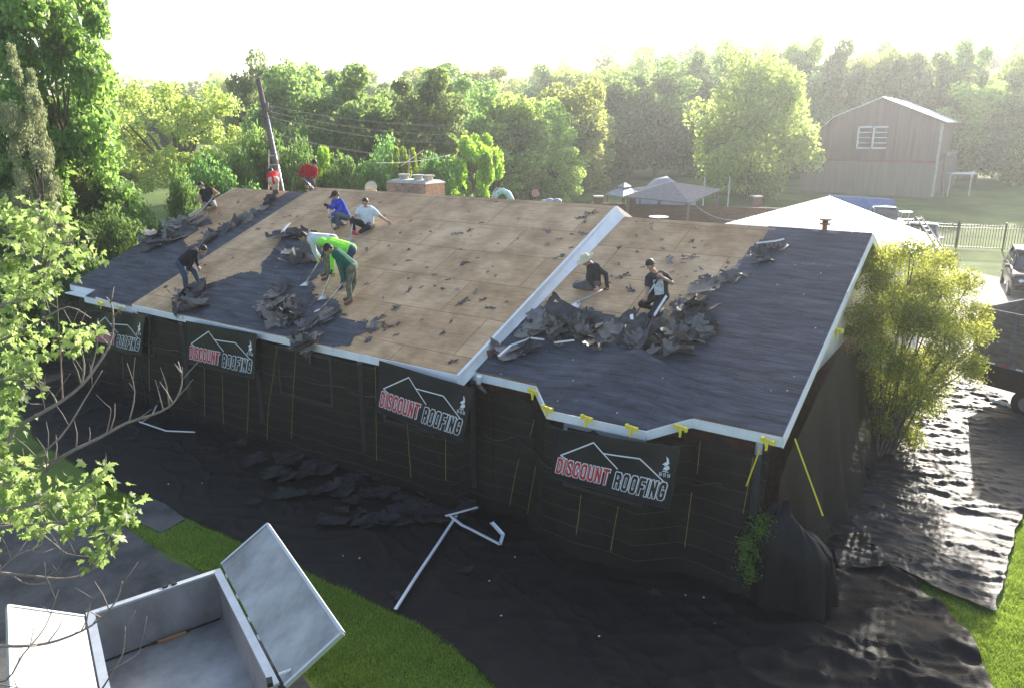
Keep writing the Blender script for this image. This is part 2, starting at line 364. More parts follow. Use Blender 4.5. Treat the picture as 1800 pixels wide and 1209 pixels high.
def smooth_edge(Vt, F, it=3):
    E = np.concatenate([F[:, [0, 1]], F[:, [1, 2]], F[:, [2, 3]], F[:, [3, 0]]]); Es = np.sort(E, 1)
    un, cnt = np.unique(Es, axis=0, return_counts=True); be = un[cnt == 1]; Vt = Vt.copy()
    for _ in range(it):
        S = np.zeros_like(Vt); n = np.zeros(len(Vt)); np.add.at(S, be[:, 0], Vt[be[:, 1]]); np.add.at(S, be[:, 1], Vt[be[:, 0]]); np.add.at(n, be[:, 0], 1); np.add.at(n, be[:, 1], 1)
        k = n == 2; Vt[k] = .4*Vt[k]+.6*S[k]/2
    return Vt
E3 = np.array(E0); U3 = np.array(U); V3 = np.array(V); Z3 = np.array((0, 0, 1.0))
def hwn(u, v, z): return E3 + u[..., None]*U3 + v[..., None]*V3 + z[..., None]*Z3

# ------------------------------------------------------------------ ground
def polyw(pts, z=0): return [P(a, b, z) for a, b in pts]
xs = np.concatenate([np.linspace(-500, -60, 18), np.linspace(-55, 55, 56), np.linspace(60, 500, 18)])
ys = np.concatenate([np.linspace(-20, 20, 21), np.linspace(22, 140, 60), np.linspace(150, 900, 26)])
Vt, F = grid(xs, ys, lambda a, b: np.stack([a, b, gza(a, b)], -1))
tag(npmesh('lawn', Vt, F, M['grass'], smooth=True), kind='structure')
def flat(name, pts, z, m, n=None):
    mb = MB(); mb.add([Vector((p.x, p.y, z)) for p in pts], [tuple(range(len(pts)))]); return mb
def slabobj(name, px, ztop, m, th=.12):
    pts = [P(a, b, ztop) for a, b in px]; ar = sum(pts[i].x*pts[(i+1) % len(pts)].y-pts[(i+1) % len(pts)].x*pts[i].y for i in range(len(pts)))
    if ar < 0: pts = pts[::-1]
    mb = MB().slab(pts, (0, 0, 1), th); return tag(mb.build(name, m), kind='structure')
slabobj('driveway', [(-260, 935), (60, 912), (150, 922), (222, 925), (262, 955), (300, 985), (352, 1005), (430, 1090), (520, 1170), (580, 1260), (560, 1500), (-500, 1500)], .03, M['concrete'])
slabobj('walkway_slab', [(222, 888), (256, 870), (285, 880), (325, 911), (283, 935), (240, 915)], .034, M['concrete'])
slabobj('side_driveway', [(1560, 462), (1640, 462), (1800, 498), (1990, 525), (1990, 900), (1830, 790), (1700, 690), (1600, 640), (1520, 600)], .03, M['driveway'])

# grass blades as tufts on the near strips
def blades(polys, n, hmin, hmax, name):
    rs = np.random.RandomState(5); ctr = []
    for poly, share in polys:
        xs_ = [p[0] for p in poly]; ys_ = [p[1] for p in poly]; want = int(n*share); got = 0
        pw = [P(a, b) for a, b in poly]; wx = [p.x for p in pw]; wy = [p.y for p in pw]
        while got < want:
            X = rs.uniform(min(wx), max(wx), want*2); Y = rs.uniform(min(wy), max(wy), want*2)
            ok = pip([(p.x, p.y) for p in pw], X+.04*fbm(X*3, Y*3), Y+.04*fbm(X*3+9, Y*3)); X = X[ok][:want-got]; Y = Y[ok][:want-got]
            ctr.append(np.stack([X, Y], -1)); got += len(X)
    C = np.concatenate(ctr); N = len(C); a = rs.uniform(0, 2*np.pi, N); dens = 1+1.2*fbm(C[:, 0]*2, C[:, 1]*2)
    h = rs.uniform(hmin, hmax, N)*np.clip(dens, .4, 2); wd = rs.uniform(.004, .008, N)
    ln = rs.uniform(.2, 1.0, N)*h; b = rs.uniform(0, 2*np.pi, N)
    base = np.c_[C, gza(C[:, 0], C[:, 1])]; dx = np.c_[np.cos(a)*wd, np.sin(a)*wd, np.zeros(N)]
    tip = base+np.c_[np.cos(b)*ln, np.sin(b)*ln, h]
    Vt = np.stack([base-dx, base+dx, tip], 1).reshape(-1, 3); F = np.arange(3*N).reshape(-1, 3)
    return tag(npmesh(name, Vt, F, M['blade']), 'short green grass blades growing on the lawn', 'grass', kind='stuff')
blades([([(170, 850), (215, 868), (250, 868), (222, 888), (240, 915), (283, 937), (325, 912), (500, 988), (650, 1058), (770, 1118), (885, 1215), (600, 1300), (560, 1209), (520, 1165), (352, 1003), (262, 955), (200, 915), (120, 880)], .62),
        ([(1600, 1020), (1655, 1040), (1745, 1085), (1765, 1050), (1790, 920), (1850, 900), (1850, 1300), (1745, 1215), (1700, 1120)], .38)], 160000, .02, .075, 'grass')

# ------------------------------------------------------------------ house
HS = empty('ranch_house', tuple(hw(0, 0, 0)), -YAW, 'long low house stripped to its plywood roof deck and hung with black netting', 'house')
RW = 5.80; UR = 5.70; UM = 15.93; UL = 19.75
def roof_slab(name, u0, u1, sec, v0, vr, vb, m, th=.035, parent=HS):
    a = [hw(u0, v0, rz(sec, v0)), hw(u0, vr, rz(sec, vr)), hw(u1, vr, rz(sec, vr)), hw(u1, v0, rz(sec, v0))]
    zb = rz(sec, vr)-SL*(vb-vr)
    b = [hw(u0, vr, rz(sec, vr)), hw(u0, vb, zb), hw(u1, vb, zb), hw(u1, vr, rz(sec, vr))]
    mb = MB().slab(a, (0, 0, 1), th).slab(b, (0, 0, 1), th)
    return mb.build(name, m, parent)
roof_slab('roof_deck', 0, UR-.0, 'right', 0, RW, 11.6, M['ply'])
roof_slab('roof_deck', UR-.02, UM, 'mid', -.45, RW, 12.0, M['ply'])
mbl = MB()
z_ = lambda v: rz('left', v)
mbl.slab([hw(UM, -.32, z_(-.32)), hw(UM, RW, z_(RW)), hw(UL, RW, z_(RW)), hw(UL, .0, z_(0)), hw(18.45, 0, z_(0)), hw(18.45, -.32, z_(-.32))], (0, 0, 1), .035)
mbl.slab([hw(UM, RW, z_(RW)), hw(UM, 11.7, z_(RW)-SL*(11.7-RW)), hw(UL, 11.7, z_(RW)-SL*(11.7-RW)), hw(UL, RW, z_(RW))], (0, 0, 1), .035)
mbl.build('roof_deck', M['ply'], HS)
# bay roof
bz = 2.43
bay = [(4.25, -.02, 2.592), (3.70, -.55, bz), (1.93, -.50, bz), (1.38, -.02, 2.592)]
T_ = hw(2.75, 1.0, rz('right', 1.0)+.26)
mbb = MB(); bp_ = [hw(*q) for q in bay]; n0 = len(bp_)
up1 = hw(4.55, .5, rz('right', .5)+.01); up2 = hw(1.05, .5, rz('right', .5)+.01)
vs_ = [T_]+[up1]+bp_+[up2]
mbb.add(vs_, [(0, i, i+1) for i in range(1, len(vs_)-1)])
mbb.build('bay_roof', M['felt'], HS)

# walls
wl = MB()
def wallbox(mb, u0, u1, v0, v1, zt): 
    mb.hexa([hw(u0, v0, 0), hw(u1, v0, 0), hw(u1, v1, 0), hw(u0, v1, 0)], [hw(u0, v0, zt), hw(u1, v0, zt), hw(u1, v1, zt), hw(u0, v1, zt)])
wallbox(wl, .35, 5.5, .45, 11.1, 2.62); wallbox(wl, 5.5, 15.8, .40, 11.1, 2.9); wallbox(wl, 15.8, 19.3, .45, 11.1, 2.62)
wallbox(wl, 1.95, 3.75, -.12, .45, 2.38)
wl.build('wall', M['brick'], HS)
def gable(u, sec, v0, v1, m, th=.04):
    vr = RW; zr = rz(sec, vr)-.06; zb = rz(sec, v0)-.06
    pts = [hw(u, v0, zb-.05), hw(u, v1, zr-SL*(v1-vr)-.05), hw(u, vr, zr)]
    mb = MB().slab(pts, tuple(-U), th); return mb.build('gable_wall', m, HS)
gable(.32, 'right', .2, 11.4, M['siding']); gable(5.64, 'mid', -.35, 11.9, M['white']); gable(19.3, 'left', .2, 11.4, M['siding'])
# fascias, rakes
def fascia(pts, h=.15, th=.025):
    mb = MB()
    for a, b in zip(pts[:-1], pts[1:]):
        a = Vector(a); b = Vector(b); mb.beam(a-Vector((0, 0, h/2)), b-Vector((0, 0, h/2)), th, h)
    return mb.build('fascia', M['white'], HS)
eo = -.018
fascia([hw(.0, eo, rz('right', 0)-.012), hw(1.38, eo, rz('right', 0)-.012), hw(1.93, -.52, bz-.012), hw(3.70, -.57, bz-.012), hw(4.25, eo-.02, 2.58), hw(UR-.06, eo, rz('right', 0)-.012)])
fascia([hw(UR-.02, -.47, rz('mid', -.45)-.012), hw(UM, -.47, rz('mid', -.45)-.012)])
fascia([hw(UM+.03, -.34, z_(-.32)-.012), hw(18.45, -.34, z_(-.32)-.012)])
fascia([hw(18.46, -.02, z_(0)-.012), hw(UL, -.02, z_(0)-.012)])
# bent drip edge hanging loose along the eave
for (u0, u1, dz, dv) in [(UM+.2, UM+1.6, -.06, -.05), (13.8, 15.7, -.02, -.02), (11.0, 12.6, -.03, -.03), (8.8, 10.6, .0, -.015)]:
    gut = MB(); a = hw(u0, -.5+dv, rz('mid', -.45)-.03+dz); b = hw(u1, -.5+dv*.4, rz('mid', -.45)-.03+dz*.2); gut.beam(a, b, .012, .07); gut.build('drip_edge', M['whitemetal'], HS)
def rake(u, sec, v0, v1, h, sgn=-1, m='white', th=.03, name='rake_board', mid=RW):
    mb = MB(); zr = rz(sec, mid)
    q = lambda v, dz, uu: hw(uu, v, (rz(sec, v) if v <= mid else zr-SL*(v-mid))+dz)
    for a, b in ((v0, mid), (mid, v1)):
        lo = [q(a, -h, u), q(b, -h, u), q(b, -h, u+sgn*th), q(a, -h, u+sgn*th)]; hi = [q(a, -.002, u), q(b, -.002, u), q(b, -.002, u+sgn*th), q(a, -.002, u+sgn*th)]
        mb.hexa(lo, hi)
    return mb.build(name, M[m], HS)
rake(-.002, 'right', -.02, 11.6, .17); rake(UR-.022, 'mid', RW-.001, 12.0, .34); rake(UR-.056, 'mid', -.46, 11.9, .09, name='rake_trim')
fl_ = MB()   # flared white rake board between the middle and right roofs
for v0_, v1_, k0, k1 in ((-.48, .0, .02, .05), (.0, RW, .06, .24)):
    q_ = lambda v, dz, uu: hw(uu, v, rz('mid', v)+dz)
    h0, h1 = (.30, .27) if v0_ < -.1 else (.27, .27)
    fl_.hexa([q_(v0_, -h0, UR-.06-k0), q_(v1_, -h1, UR-.06-k1), q_(v1_, -h1, UR-.02), q_(v0_, -h0, UR-.02)], [q_(v0_, -.004, UR-.05), q_(v1_, -.004, UR-.05), q_(v1_, -.004, UR-.022), q_(v0_, -.004, UR-.022)])
fl_.build('rake_board', M['white'], HS); rake(UL+.002, 'left', 0, 11.7, .16, 1)
rake(UM+.002, 'mid', -.47, 12.0, .14, 1, 'ply')
# soffit
so = MB(); so.hexa([hw(.02, 0, 2.42), hw(UR-.1, 0, 2.42), hw(UR-.1, .5, 2.42), hw(.02, .5, 2.42)], [hw(.02, 0, 2.45), hw(UR-.1, 0, 2.45), hw(UR-.1, .5, 2.45), hw(.02, .5, 2.45)])
so.hexa([hw(UR, -.44, 2.48), hw(UL-.2, -.3, 2.48), hw(UL-.2, .5, 2.48), hw(UR, .5, 2.48)], [hw(UR, -.44, 2.51), hw(UL-.2, -.3, 2.51), hw(UL-.2, .5, 2.51), hw(UR, .5, 2.51)])
so.build('soffit', M['white'], HS)
# downspouts
for px in (1355,):
    mb = MB().beam(hw(.42, .36, 2.4), hw(.42, .36, .1), .09, .07, up=(0, 1, 0)); mb.build('downspout', M['white'], HS)
for u in (5.9, 8.9, 12.3, 15.2):
    mb = MB().beam(hw(u, .33, 2.45), hw(u+.0, .33, .05), .1, .08, up=(0, 1, 0)); mb.build('downspout', M['white'], HS)
mb = MB().tube([hw(5.42, -.12, 2.58), hw(5.45, -.1, 2.45), hw(5.6, .1, 2.3), hw(5.6, .3, 2.1)], .05); mb.build('downspout', M['white'], HS)
# windows and a front door behind the netting
for u, w_ in ((2.85, 1.5), (7.6, 1.4), (10.7, 1.8), (17.4, 1.4)):
    v0 = -.14 if u < 4 else (.38 if u < 15.8 else .43)
    f = MB().hexa([hw(u-w_/2, v0-.03, .9), hw(u+w_/2, v0-.03, .9), hw(u+w_/2, v0+.02, .9), hw(u-w_/2, v0+.02, .9)], [hw(u-w_/2, v0-.03, 2.1), hw(u+w_/2, v0-.03, 2.1), hw(u+w_/2, v0+.02, 2.1), hw(u-w_/2, v0+.02, 2.1)]).build('window', M['white'], HS)
    MB().hexa([hw(u-w_/2+.08, v0-.04, .98), hw(u+w_/2-.08, v0-.04, .98), hw(u+w_/2-.08, v0-.035, .98), hw(u-w_/2+.08, v0-.035, .98)], [hw(u-w_/2+.08, v0-.04, 2.02), hw(u+w_/2-.08, v0-.04, 2.02), hw(u+w_/2-.08, v0-.035, 2.02), hw(u-w_/2+.08, v0-.035, 2.02)]).build('pane', M['glass'], f)
# felt left on the decks: ragged grid cells
def felt(sec, u0, u1, v0, v1, inside, name='roofing_felt', wav=.008, cell=.05, jit=14):
    us = np.arange(u0, u1+cell/2, cell); vs = np.arange(v0, v1+cell/2, cell)
    us[-1] = u1; vs[-1] = v1
    def fn(a, b):
        h = .012+wav*(ridged(a*.35+3, b*1.6)*.6+.5*fbm(a*2, b*5))
        h = np.maximum(h, .006)
        p = hwn(a, b, SEC[sec][0]+SL*(b-SEC[sec][1])+0*a)
        return p+h[..., None]*np.array(NR)
    Vt, F = grid(us, vs, fn)
    C = Vt[F].mean(1); X, Y = projn(C); d = C-E3; cu = d@U3; cv = d@V3
    X = X+jit*(fbm(cu*1.6, cv*1.6, 5)); Y = Y+jit*.8*(fbm(cu*1.6+40, cv*1.6, 5))
    keep = inside(X, Y, cu, cv); Vt, F = prune(Vt, F[keep])
    o = npmesh(name, Vt, F, M['felt'], HS, smooth=True)
    return o
deckR = [(1080, 380), (1120, 360), (1340, 380), (1358, 402), (1322, 440), (1296, 466), (1262, 480), (1238, 505), (1226, 540), (1180, 566), (1120, 580), (1085, 560), (1060, 548), (1045, 535), (1010, 545), (985, 530), (965, 528), (930, 560), (900, 520)]
felt('right', .0, UR-.06, .0, RW, lambda X, Y, u, v: ~pip(deckR, X, Y))
feltM = [(455, 478), (470, 455), (490, 425), (500, 412), (522, 405), (548, 420), (575, 452), (582, 470), (545, 492), (555, 520), (590, 530), (598, 555), (628, 575), (600, 600), (560, 610), (500, 640), (280, 570), (312, 535), (345, 515), (380, 497), (430, 475)]
feltM2 = [(590, 555), (640, 560), (650, 575), (620, 590), (612, 605), (590, 600)]
felt('mid', UR, UM, -.45, RW, lambda X, Y, u, v: pip(feltM, X, Y) | pip(feltM2, X, Y))
deckL = [(415, 300), (520, 300), (515, 337), (480, 352), (450, 370), (415, 395), (372, 410), (350, 425), (328, 434), (322, 420), (350, 402), (376, 392), (372, 386), (345, 384), (322, 378), (380, 320)]
felt('left', UM+.01, UL, .0, RW, lambda X, Y, u, v: ~pip(deckL, X, Y), jit=8)
felt('left', UM+.01, 18.4, -.32, 0, lambda X, Y, u, v: u > 0)
# ridge felt strip on the right section and vents
mb = MB().tube([hw(.95, RW+.2, rz('right', RW)-.1), hw(.95, RW+.2, rz('right', RW)+.10), hw(.95, RW+.2, rz('right', RW)+.101), hw(.95, RW+.2, rz('right', RW)+.13), hw(.95, RW+.2, rz('right', RW)+.131), hw(.95, RW+.2, rz('right', RW)+.19), hw(.95, RW+.2, rz('right', RW)+.191), hw(.95, RW+.2, rz('right', RW)+.22)], [.05, .05, .11, .11, .06, .06, .12, .12])
mb.build('vent_pipe', M['rust'], HS)
# chimney behind the ridge
c0 = uvof(at(712, 335, 24.0))[0]
ch = MB(); cu0, cu1, cv0, cv1 = 12.15, 13.65, 6.6, 7.5
ch.hexa([hw(cu0, cv0, 4), hw(cu1, cv0, 4), hw(cu1, cv1, 4), hw(cu0, cv1, 4)], [hw(cu0, cv0, 5.35), hw(cu1, cv0, 5.35), hw(cu1, cv1, 5.35), hw(cu0, cv1, 5.35)])
chm = ch.build('chimney', M['chimbrick'], HS)
ch = MB(); ch.hexa([hw(cu0-.03, cv0-.03, 5.35), hw(cu1+.03, cv0-.03, 5.35), hw(cu1+.03, cv1+.03, 5.35), hw(cu0-.03, cv1+.03, 5.35)], [hw(cu0+.1, cv0+.1, 5.43), hw(cu1-.1, cv0+.1, 5.43), hw(cu1-.1, cv1-.1, 5.43), hw(cu0+.1, cv1-.1, 5.43)])
ch.build('chimney_crown', M['cement'], chm)
for u in (12.4, 12.8, 13.35):
    q = MB().tube([hw(u, 7.05, 5.40), hw(u, 7.05, 5.52), hw(u, 7.05, 5.54), hw(u, 7.05, 5.58)], [.13, .13, .18, .17], 10); q.build('flue_cap', M['cement'], chm)

# ------------------------------------------------------------------ netting hung from the eaves
NT = empty('safety_netting', tuple(hw(10, -.6, 0)), -YAW, 'black mesh netting hanging from the front eave down to the ground', 'netting')
us = np.concatenate([np.arange(.15, 19.9, .06)]); zs = np.linspace(0, 1, 40)
def eave_v(u):   # outline the net hangs from
    v = np.where(u < UR-.05, -.06, np.where(u < UM, -.50, -.40))
    bay_ = np.interp(u, [1.38, 1.93, 3.70, 4.25], [0, .53, .53, 0], left=0, right=0)
    return v-bay_
def net_fn(a, b):
    ev = eave_v(a); k = np.interp(a, [5.2, 5.75], [0, 1]); ev = np.interp(a, [0, 5.45, 5.8, 30], [0, 0, 1, 1])*0+ev
    ztop = np.where(a < UR, 2.40-.16*np.abs(np.sin(a*math.pi/.93))-.12*np.interp(a, [1.2, 1.9, 3.7, 4.4], [0, 1, 1, 0]), 2.50-.05*np.abs(np.sin(a*1.7)))
    ztop = np.where((a > 15.95), 2.42-.1*np.abs(np.sin(a*2.2)), ztop)
    z = ztop*(1-b)+.03*b
    fold = .05*np.sin(a*5.5+1.2*np.sin(a*1.3)+b*1.5)*b*.6+.05*fbm(a*1.1, b*1.5)*(.3+b)
    flare = np.where(a < 5.7, .18*b, .05*b)+.06*b*b*4*np.clip((1.6-a)/1.6, 0, 1)
    v = ev-.03-flare+fold
    return hwn(a, v, z)
Vt, F = grid(us, zs, net_fn); npmesh('net_panel', Vt, F, M['net'], NT, smooth=True)
cd_px = [(1190, 880, 1178, 989), (1083, 878, 1067, 972), (1017, 862, 1008, 940), (945, 805, 921, 908), (905, 806, 886, 896), (712, 745, 715, 845), (780, 775, 777, 850), (655, 640, 655, 815), (515, 615, 505, 775), (482, 600, 462, 778), (433, 670, 428, 765), (388, 660, 385, 750), (355, 650, 353, 735), (258, 560, 254, 690), (205, 625, 203, 670), (930, 720, 918, 760), (980, 760, 975, 800), (1203, 780, 1195, 850), (1318, 790, 1300, 900)]
for a0, b0, a1, b1 in cd_px:
    sec = 'r' if a0 > 840 else 'm'; vv = -.33 if sec == 'r' else -.62
    if a0 > 970 and a0 < 1230: vv = -.80
    p = pv(a0, b0, vv); q = pv(a1, b1, vv-.08)
    u_ = uvof(p)[0]
    pts = []
    for t in np.linspace(0, 1, 9):
        r_ = p.lerp(q, t); uu, _ = uvof(r_); bb = np.clip(1-r_.z/2.45, 0, 1)
        W = net_fn(np.array([uu]), np.array([bb]))[0]; pts.append(Vector(W)-V*.012)
    MB().tube(pts, .006, 5).build('seam_cord', M['cord'], NT)
for (u0, u1, z0, z1, sg_) in ((5.9, 15.5, 1.95, 1.75, .10), (.8, 5.3, 1.75, 1.6, .08)):
    pts = []
    for k in range(41):
        uu = u0+(u1-u0)*k/40; zz = z0+(z1-z0)*k/40-sg_*4*abs(math.sin(k*.55))*.25; W = net_fn(np.array([uu]), np.array([np.clip(1-zz/2.45, 0, 1)]))[0]; pts.append(Vector(W)-V*.012)
    MB().tube(pts, .011, 5).build('tie_rope', M['bblack'], NT)
# side net at the right gable end
SN = empty('side_netting', tuple(hw(-.5, 2, 0)), -YAW, 'black netting hanging down the right gable end beside the bushy tree', 'netting')
vs = np.arange(-.35, 9.0, .08)
def sn_fn(a, b):
    zt = np.interp(a, [-.4, 0, .3, 5.8, 9.5], [2.1, 2.3, 2.42, 4.0, 2.7]); zt = zt-.10*np.abs(np.sin(a*1.9))
    zt = np.minimum(zt, np.interp(a, [0, 2.8, 3.4, 4.4, 9], [2.6, 3.45, 3.05, 2.7, 2.3]))
    z = zt*(1-b)+.03*b
    u = -.10-.55*b**1.6*np.interp(a, [-.4, .6, 2.2, 4], [.15, .35, .95, .9])+.10*np.sin(a*4+np.sin(a*2))*b+.16*fbm(a*1.5, b*1.2)*b
    return hwn(u, a+0*b, z)
Vt, F = grid(vs, np.linspace(0, 1, 30), sn_fn); npmesh('net_panel', Vt, F, M['net2'], SN, smooth=True)
# yellow clamps on the eave
def clamp(p, label):
    r = empty('clamp', tuple(p), -YAW, label, 'clamp', 'yellow clamps that hold the netting to the eave')
    L = lambda x, y, z: p+(-U)*x+V*y+Vector((0, 0, z))
    a = MB(); a.beam(L(-.10, 0, .02), L(.10, 0, .0), .035, .05); a.beam(L(-.10, -.02, .025), L(-.06, -.02, .025), .06, .07); a.beam(L(.06, -.02, 0), L(.10, -.02, 0), .06, .07); a.build('bar', M['yellow'], r)
    b = MB().beam(L(0, -.01, .01), L(-.01, -.03, -.14), .03, .025); b.beam(L(-.04, -.02, -.02), L(.0, -.03, -.13), .015, .02); b.build('handle', M['yellow'], r)
cl = [(938, 688, -.1, 'yellow clamp where the right eave steps out, nearest the downspout'), (963, 718, -.6, 'yellow clamp at the left corner of the bay eave'), (1032, 735, -.6, 'yellow clamp on the bay eave above the left edge of the front banner'), (1111, 752, -.6, 'yellow clamp at the middle of the bay eave above the front banner'), (1198, 752, -.2, 'yellow clamp at the right corner of the bay eave'), (1350, 775, -.05, 'yellow clamp beside the lowest roof corner above the white downspout')]
for a, b, v, lb in cl: clamp(pv(a, b, v-.05), lb)
for a, b, lb in ((178, 534, 'leftmost yellow clamp at the far left eave'), (211, 541, 'yellow clamp on the far left eave above the leftmost banner')): clamp(pv(a, b, -.45), lb)
p = pv(1457, 607, 3.0); clamp(hw(-.06, 3.0, 3.55), 'yellow clamp on the right rake beside the bushy tree')
def strap(name, a, b, wd, lb):
    mb = MB().beam(a, b, wd, .012, up=(0, 1, 0)); tag(mb.build(name, M['yellow']), lb, 'strap')
strap('strap', hw(-.12, .25, 2.5), hw(-.62, .35, 1.33), .022, 'long yellow strap slanting down the right corner netting')
strap('strap', hw(.28, -.12, 2.38), hw(.42, -.16, 1.75), .02, 'short yellow strap beside the white corner downspout')

# ------------------------------------------------------------------ banners
GLY = {'D': (.6, [[(.12, .1), (.12, .9), (.38, .9), (.48, .78), (.48, .22), (.38, .1), (.12, .1)]]), 'I': (.24, [[(.12, .1), (.12, .9)]]),
 'S': (.6, [[(.48, .68), (.48, .8), (.38, .9), (.22, .9), (.12, .8), (.12, .64), (.48, .38), (.48, .2), (.38, .1), (.22, .1), (.12, .2), (.12, .32)]]),
 'C': (.6, [[(.48, .66), (.48, .8), (.38, .9), (.22, .9), (.12, .8), (.12, .2), (.22, .1), (.38, .1), (.48, .2), (.48, .34)]]),
 'O': (.6, [[(.22, .9), (.38, .9), (.48, .8), (.48, .2), (.38, .1), (.22, .1), (.12, .2), (.12, .8), (.22, .9)]]),
 'U': (.6, [[(.12, .9), (.12, .2), (.22, .1), (.38, .1), (.48, .2), (.48, .9)]]), 'N': (.6, [[(.12, .1), (.12, .9), (.48, .1), (.48, .9)]]),
 'T': (.56, [[(.06, .9), (.50, .9)], [(.28, .9), (.28, .1)]]), 'F': (.52, [[(.12, .1), (.12, .9), (.46, .9)], [(.12, .5), (.40, .5)]]),
 'R': (.6, [[(.12, .1), (.12, .9), (.38, .9), (.48, .8), (.48, .6), (.38, .5), (.12, .5)], [(.36, .5), (.48, .38), (.48, .1)]]),
 'G': (.6, [[(.48, .68), (.48, .8), (.38, .9), (.22, .9), (.12, .8), (.12, .2), (.22, .1), (.38, .1), (.48, .2), (.48, .46), (.34, .46)]]),
 'B': (.6, [[(.12, .1), (.12, .9), (.38, .9), (.48, .8), (.48, .62), (.38, .5), (.12, .5)], [(.38, .5), (.48, .38), (.48, .2), (.38, .1), (.12, .1)]])}
def banner(corn, v, label, wr, torn=0, squeeze=None):
    TL, TR, BR, BL = [pv(a, b, v) for a, b in corn]
    cen = (TL+TR+BR+BL)/4; root = empty('banner', tuple(cen), -YAW, label, 'banner', 'roofing company banners on the netting')
    def S(s, t, h=0):
        a = TL.lerp(TR, s); b = BL.lerp(BR, s); p = b.lerp(a, t)
        d = wr*(.6*math.sin(s*5+t*2.2+v*3)+.4*math.sin(s*11-t*5)+.35*math.sin(t*6+s*3))
        return p-V*(.02+d+h)
    N1, N2 = 48, 26; vs_ = [S(i/N1, j/N2) for i in range(N1+1) for j in range(N2+1)]
    fs = [(i*(N2+1)+j, (i+1)*(N2+1)+j, (i+1)*(N2+1)+j+1, i*(N2+1)+j+1) for i in range(N1) for j in range(N2)]
    MB().add(vs_, fs).build('sheet', M['banner'], root, smooth=True)
    hem = MB()
    for tt in (0, 1):
        for i in range(N1): hem.tube([S(i/N1, tt, .004), S((i+1)/N1, tt, .004)], .008, 5, False)
    for ss in (0, 1):
        for j in range(12): hem.tube([S(ss, j/12, .004), S(ss, (j+1)/12, .004)], .008, 5, False)
    hem.build('hem', M['bblack'], root)
    def word(txt, s0, s1, t0, t1, r_, m, h, name, slant=.14, gap=.10, grow=0):
        """block letters as one clean sheet of small cells, slanted and fitted into s0..s1, t0..t1 of the banner"""
        segs = []; x = 0
        for chh in txt:
            for pl in GLY[chh][1]:
                segs += [((a[0]+x, a[1]), (b[0]+x, b[1])) for a, b in zip(pl[:-1], pl[1:])]
            x += GLY[chh][0]+gap
        W_ = x-gap; nx = int(W_*26); ny = 30; e_ = .16
        gx, gy = np.meshgrid((np.arange(nx)+.5)/nx*(W_+2*e_)-e_, (np.arange(ny)+.5)/ny*(1+2*e_)-e_, indexing='ij')
        D_ = np.full(gx.shape, 9.0)
        for a, b in segs:
            ax, ay = a; bx, by = b; dx, dy = bx-ax, by-ay; L2_ = dx*dx+dy*dy+1e-9
            t_ = np.clip(((gx-ax)*dx+(gy-ay)*dy)/L2_, 0, 1); D_ = np.minimum(D_, np.maximum(np.abs(gx-ax-t_*dx), np.abs(gy-ay-t_*dy))*.55+np.hypot(gx-ax-t_*dx, gy-ay-t_*dy)*.45)
        keep = D_ < r_+grow; idx = {}; vs2 = []; fs2 = []
        def vi(i_, j_):
            if (i_, j_) not in idx:
                X_ = i_/nx*(W_+2*e_)-e_; Y_ = j_/ny*(1+2*e_)-e_; s_ = s0+(X_+slant*(Y_-.5))/W_*(s1-s0); t__ = t0+Y_*(t1-t0)
                if squeeze: s_ = squeeze(s_)
                idx[(i_, j_)] = len(vs2); vs2.append(S(s_, t__, h))
            return idx[(i_, j_)]
        for i_, j_ in zip(*np.nonzero(keep)): fs2.append((vi(i_, j_), vi(i_+1, j_), vi(i_+1, j_+1), vi(i_, j_+1)))
        MB().add(vs2, fs2).build(name, m, root)
    for txt, s0, s1, t0, t1, mi in (('DISCOUNT', .045, .50, .13, .44, 'bred'), ('ROOFING', .545, .955, .11, .42, 'bblack')):
        word(txt, s0, s1, t0, t1, .085, M['bwhite'], .006, 'lettering_outline', grow=.062)
        word(txt, s0, s1, t0, t1, .085, M[mi], .012, 'lettering')
    def stroke(pl, wd, name, m='bwhite'):
        mb = MB()
        for (a0, b0), (a1, b1) in zip(pl[:-1], pl[1:]):
            n_ = 6
            for k in range(n_):
                f0 = k/n_; f1 = (k+1)/n_; A = S(a0+(a1-a0)*f0, b0+(b1-b0)*f0, .008); B = S(a0+(a1-a0)*f1, b0+(b1-b0)*f1, .008)
                d = (B-A).normalized(); sdv = d.cross(V).normalized()*wd/2
                mb.add([A-sdv-d*wd*.2, A+sdv-d*wd*.2, B+sdv+d*wd*.2, B-sdv+d*wd*.2], [(0, 1, 2, 3)])
        return mb.build(name, M[m], root)
    stroke([(.13, .44), (.07, .49), (.34, .86), (.56, .47)], .022, 'roofline_mark')
    stroke([(.44, .70), (.72, .72), (.96, .38), (.82, .40)], .022, 'roofline_mark')
    # small torch emblem with letters
    fl = MB()
    for pl in ([(.895, .70), (.925, .76), (.915, .84), (.935, .80), (.945, .73), (.925, .68)], [(.905, .62), (.915, .67), (.945, .70), (.955, .65), (.935, .61)]):
        fl.add([S(a, b, .008) for a, b in pl], [tuple(range(len(pl)))])
    fl.add([S(.90, .585, .008), S(.95, .585, .008), S(.945, .60, .008), S(.905, .60, .008)], [(0, 1, 2, 3)])
    fl.build('torch_emblem', M['bwhite'], root)
    word('BBB', .882, .968, .505, .57, .06, M['bwhite'], .008, 'lettering', slant=0, gap=.22)
sq = lambda s: .5+(s-.5) if s > .52 else .10+s*.81
banner([(977, 752), (1196, 786), (1177, 893), (968, 838)], -.82, 'large banner on the netting under the bay eave, nearest of the four', .018)
banner([(669, 633), (834, 683), (814, 777), (661, 722)], -.66, 'banner on the netting beside the white rake corner, second from the right', .012)
banner([(329, 564), (452, 587), (449, 665), (330, 638)], -.66, 'banner on the netting below the man in black, second from the left', .012)
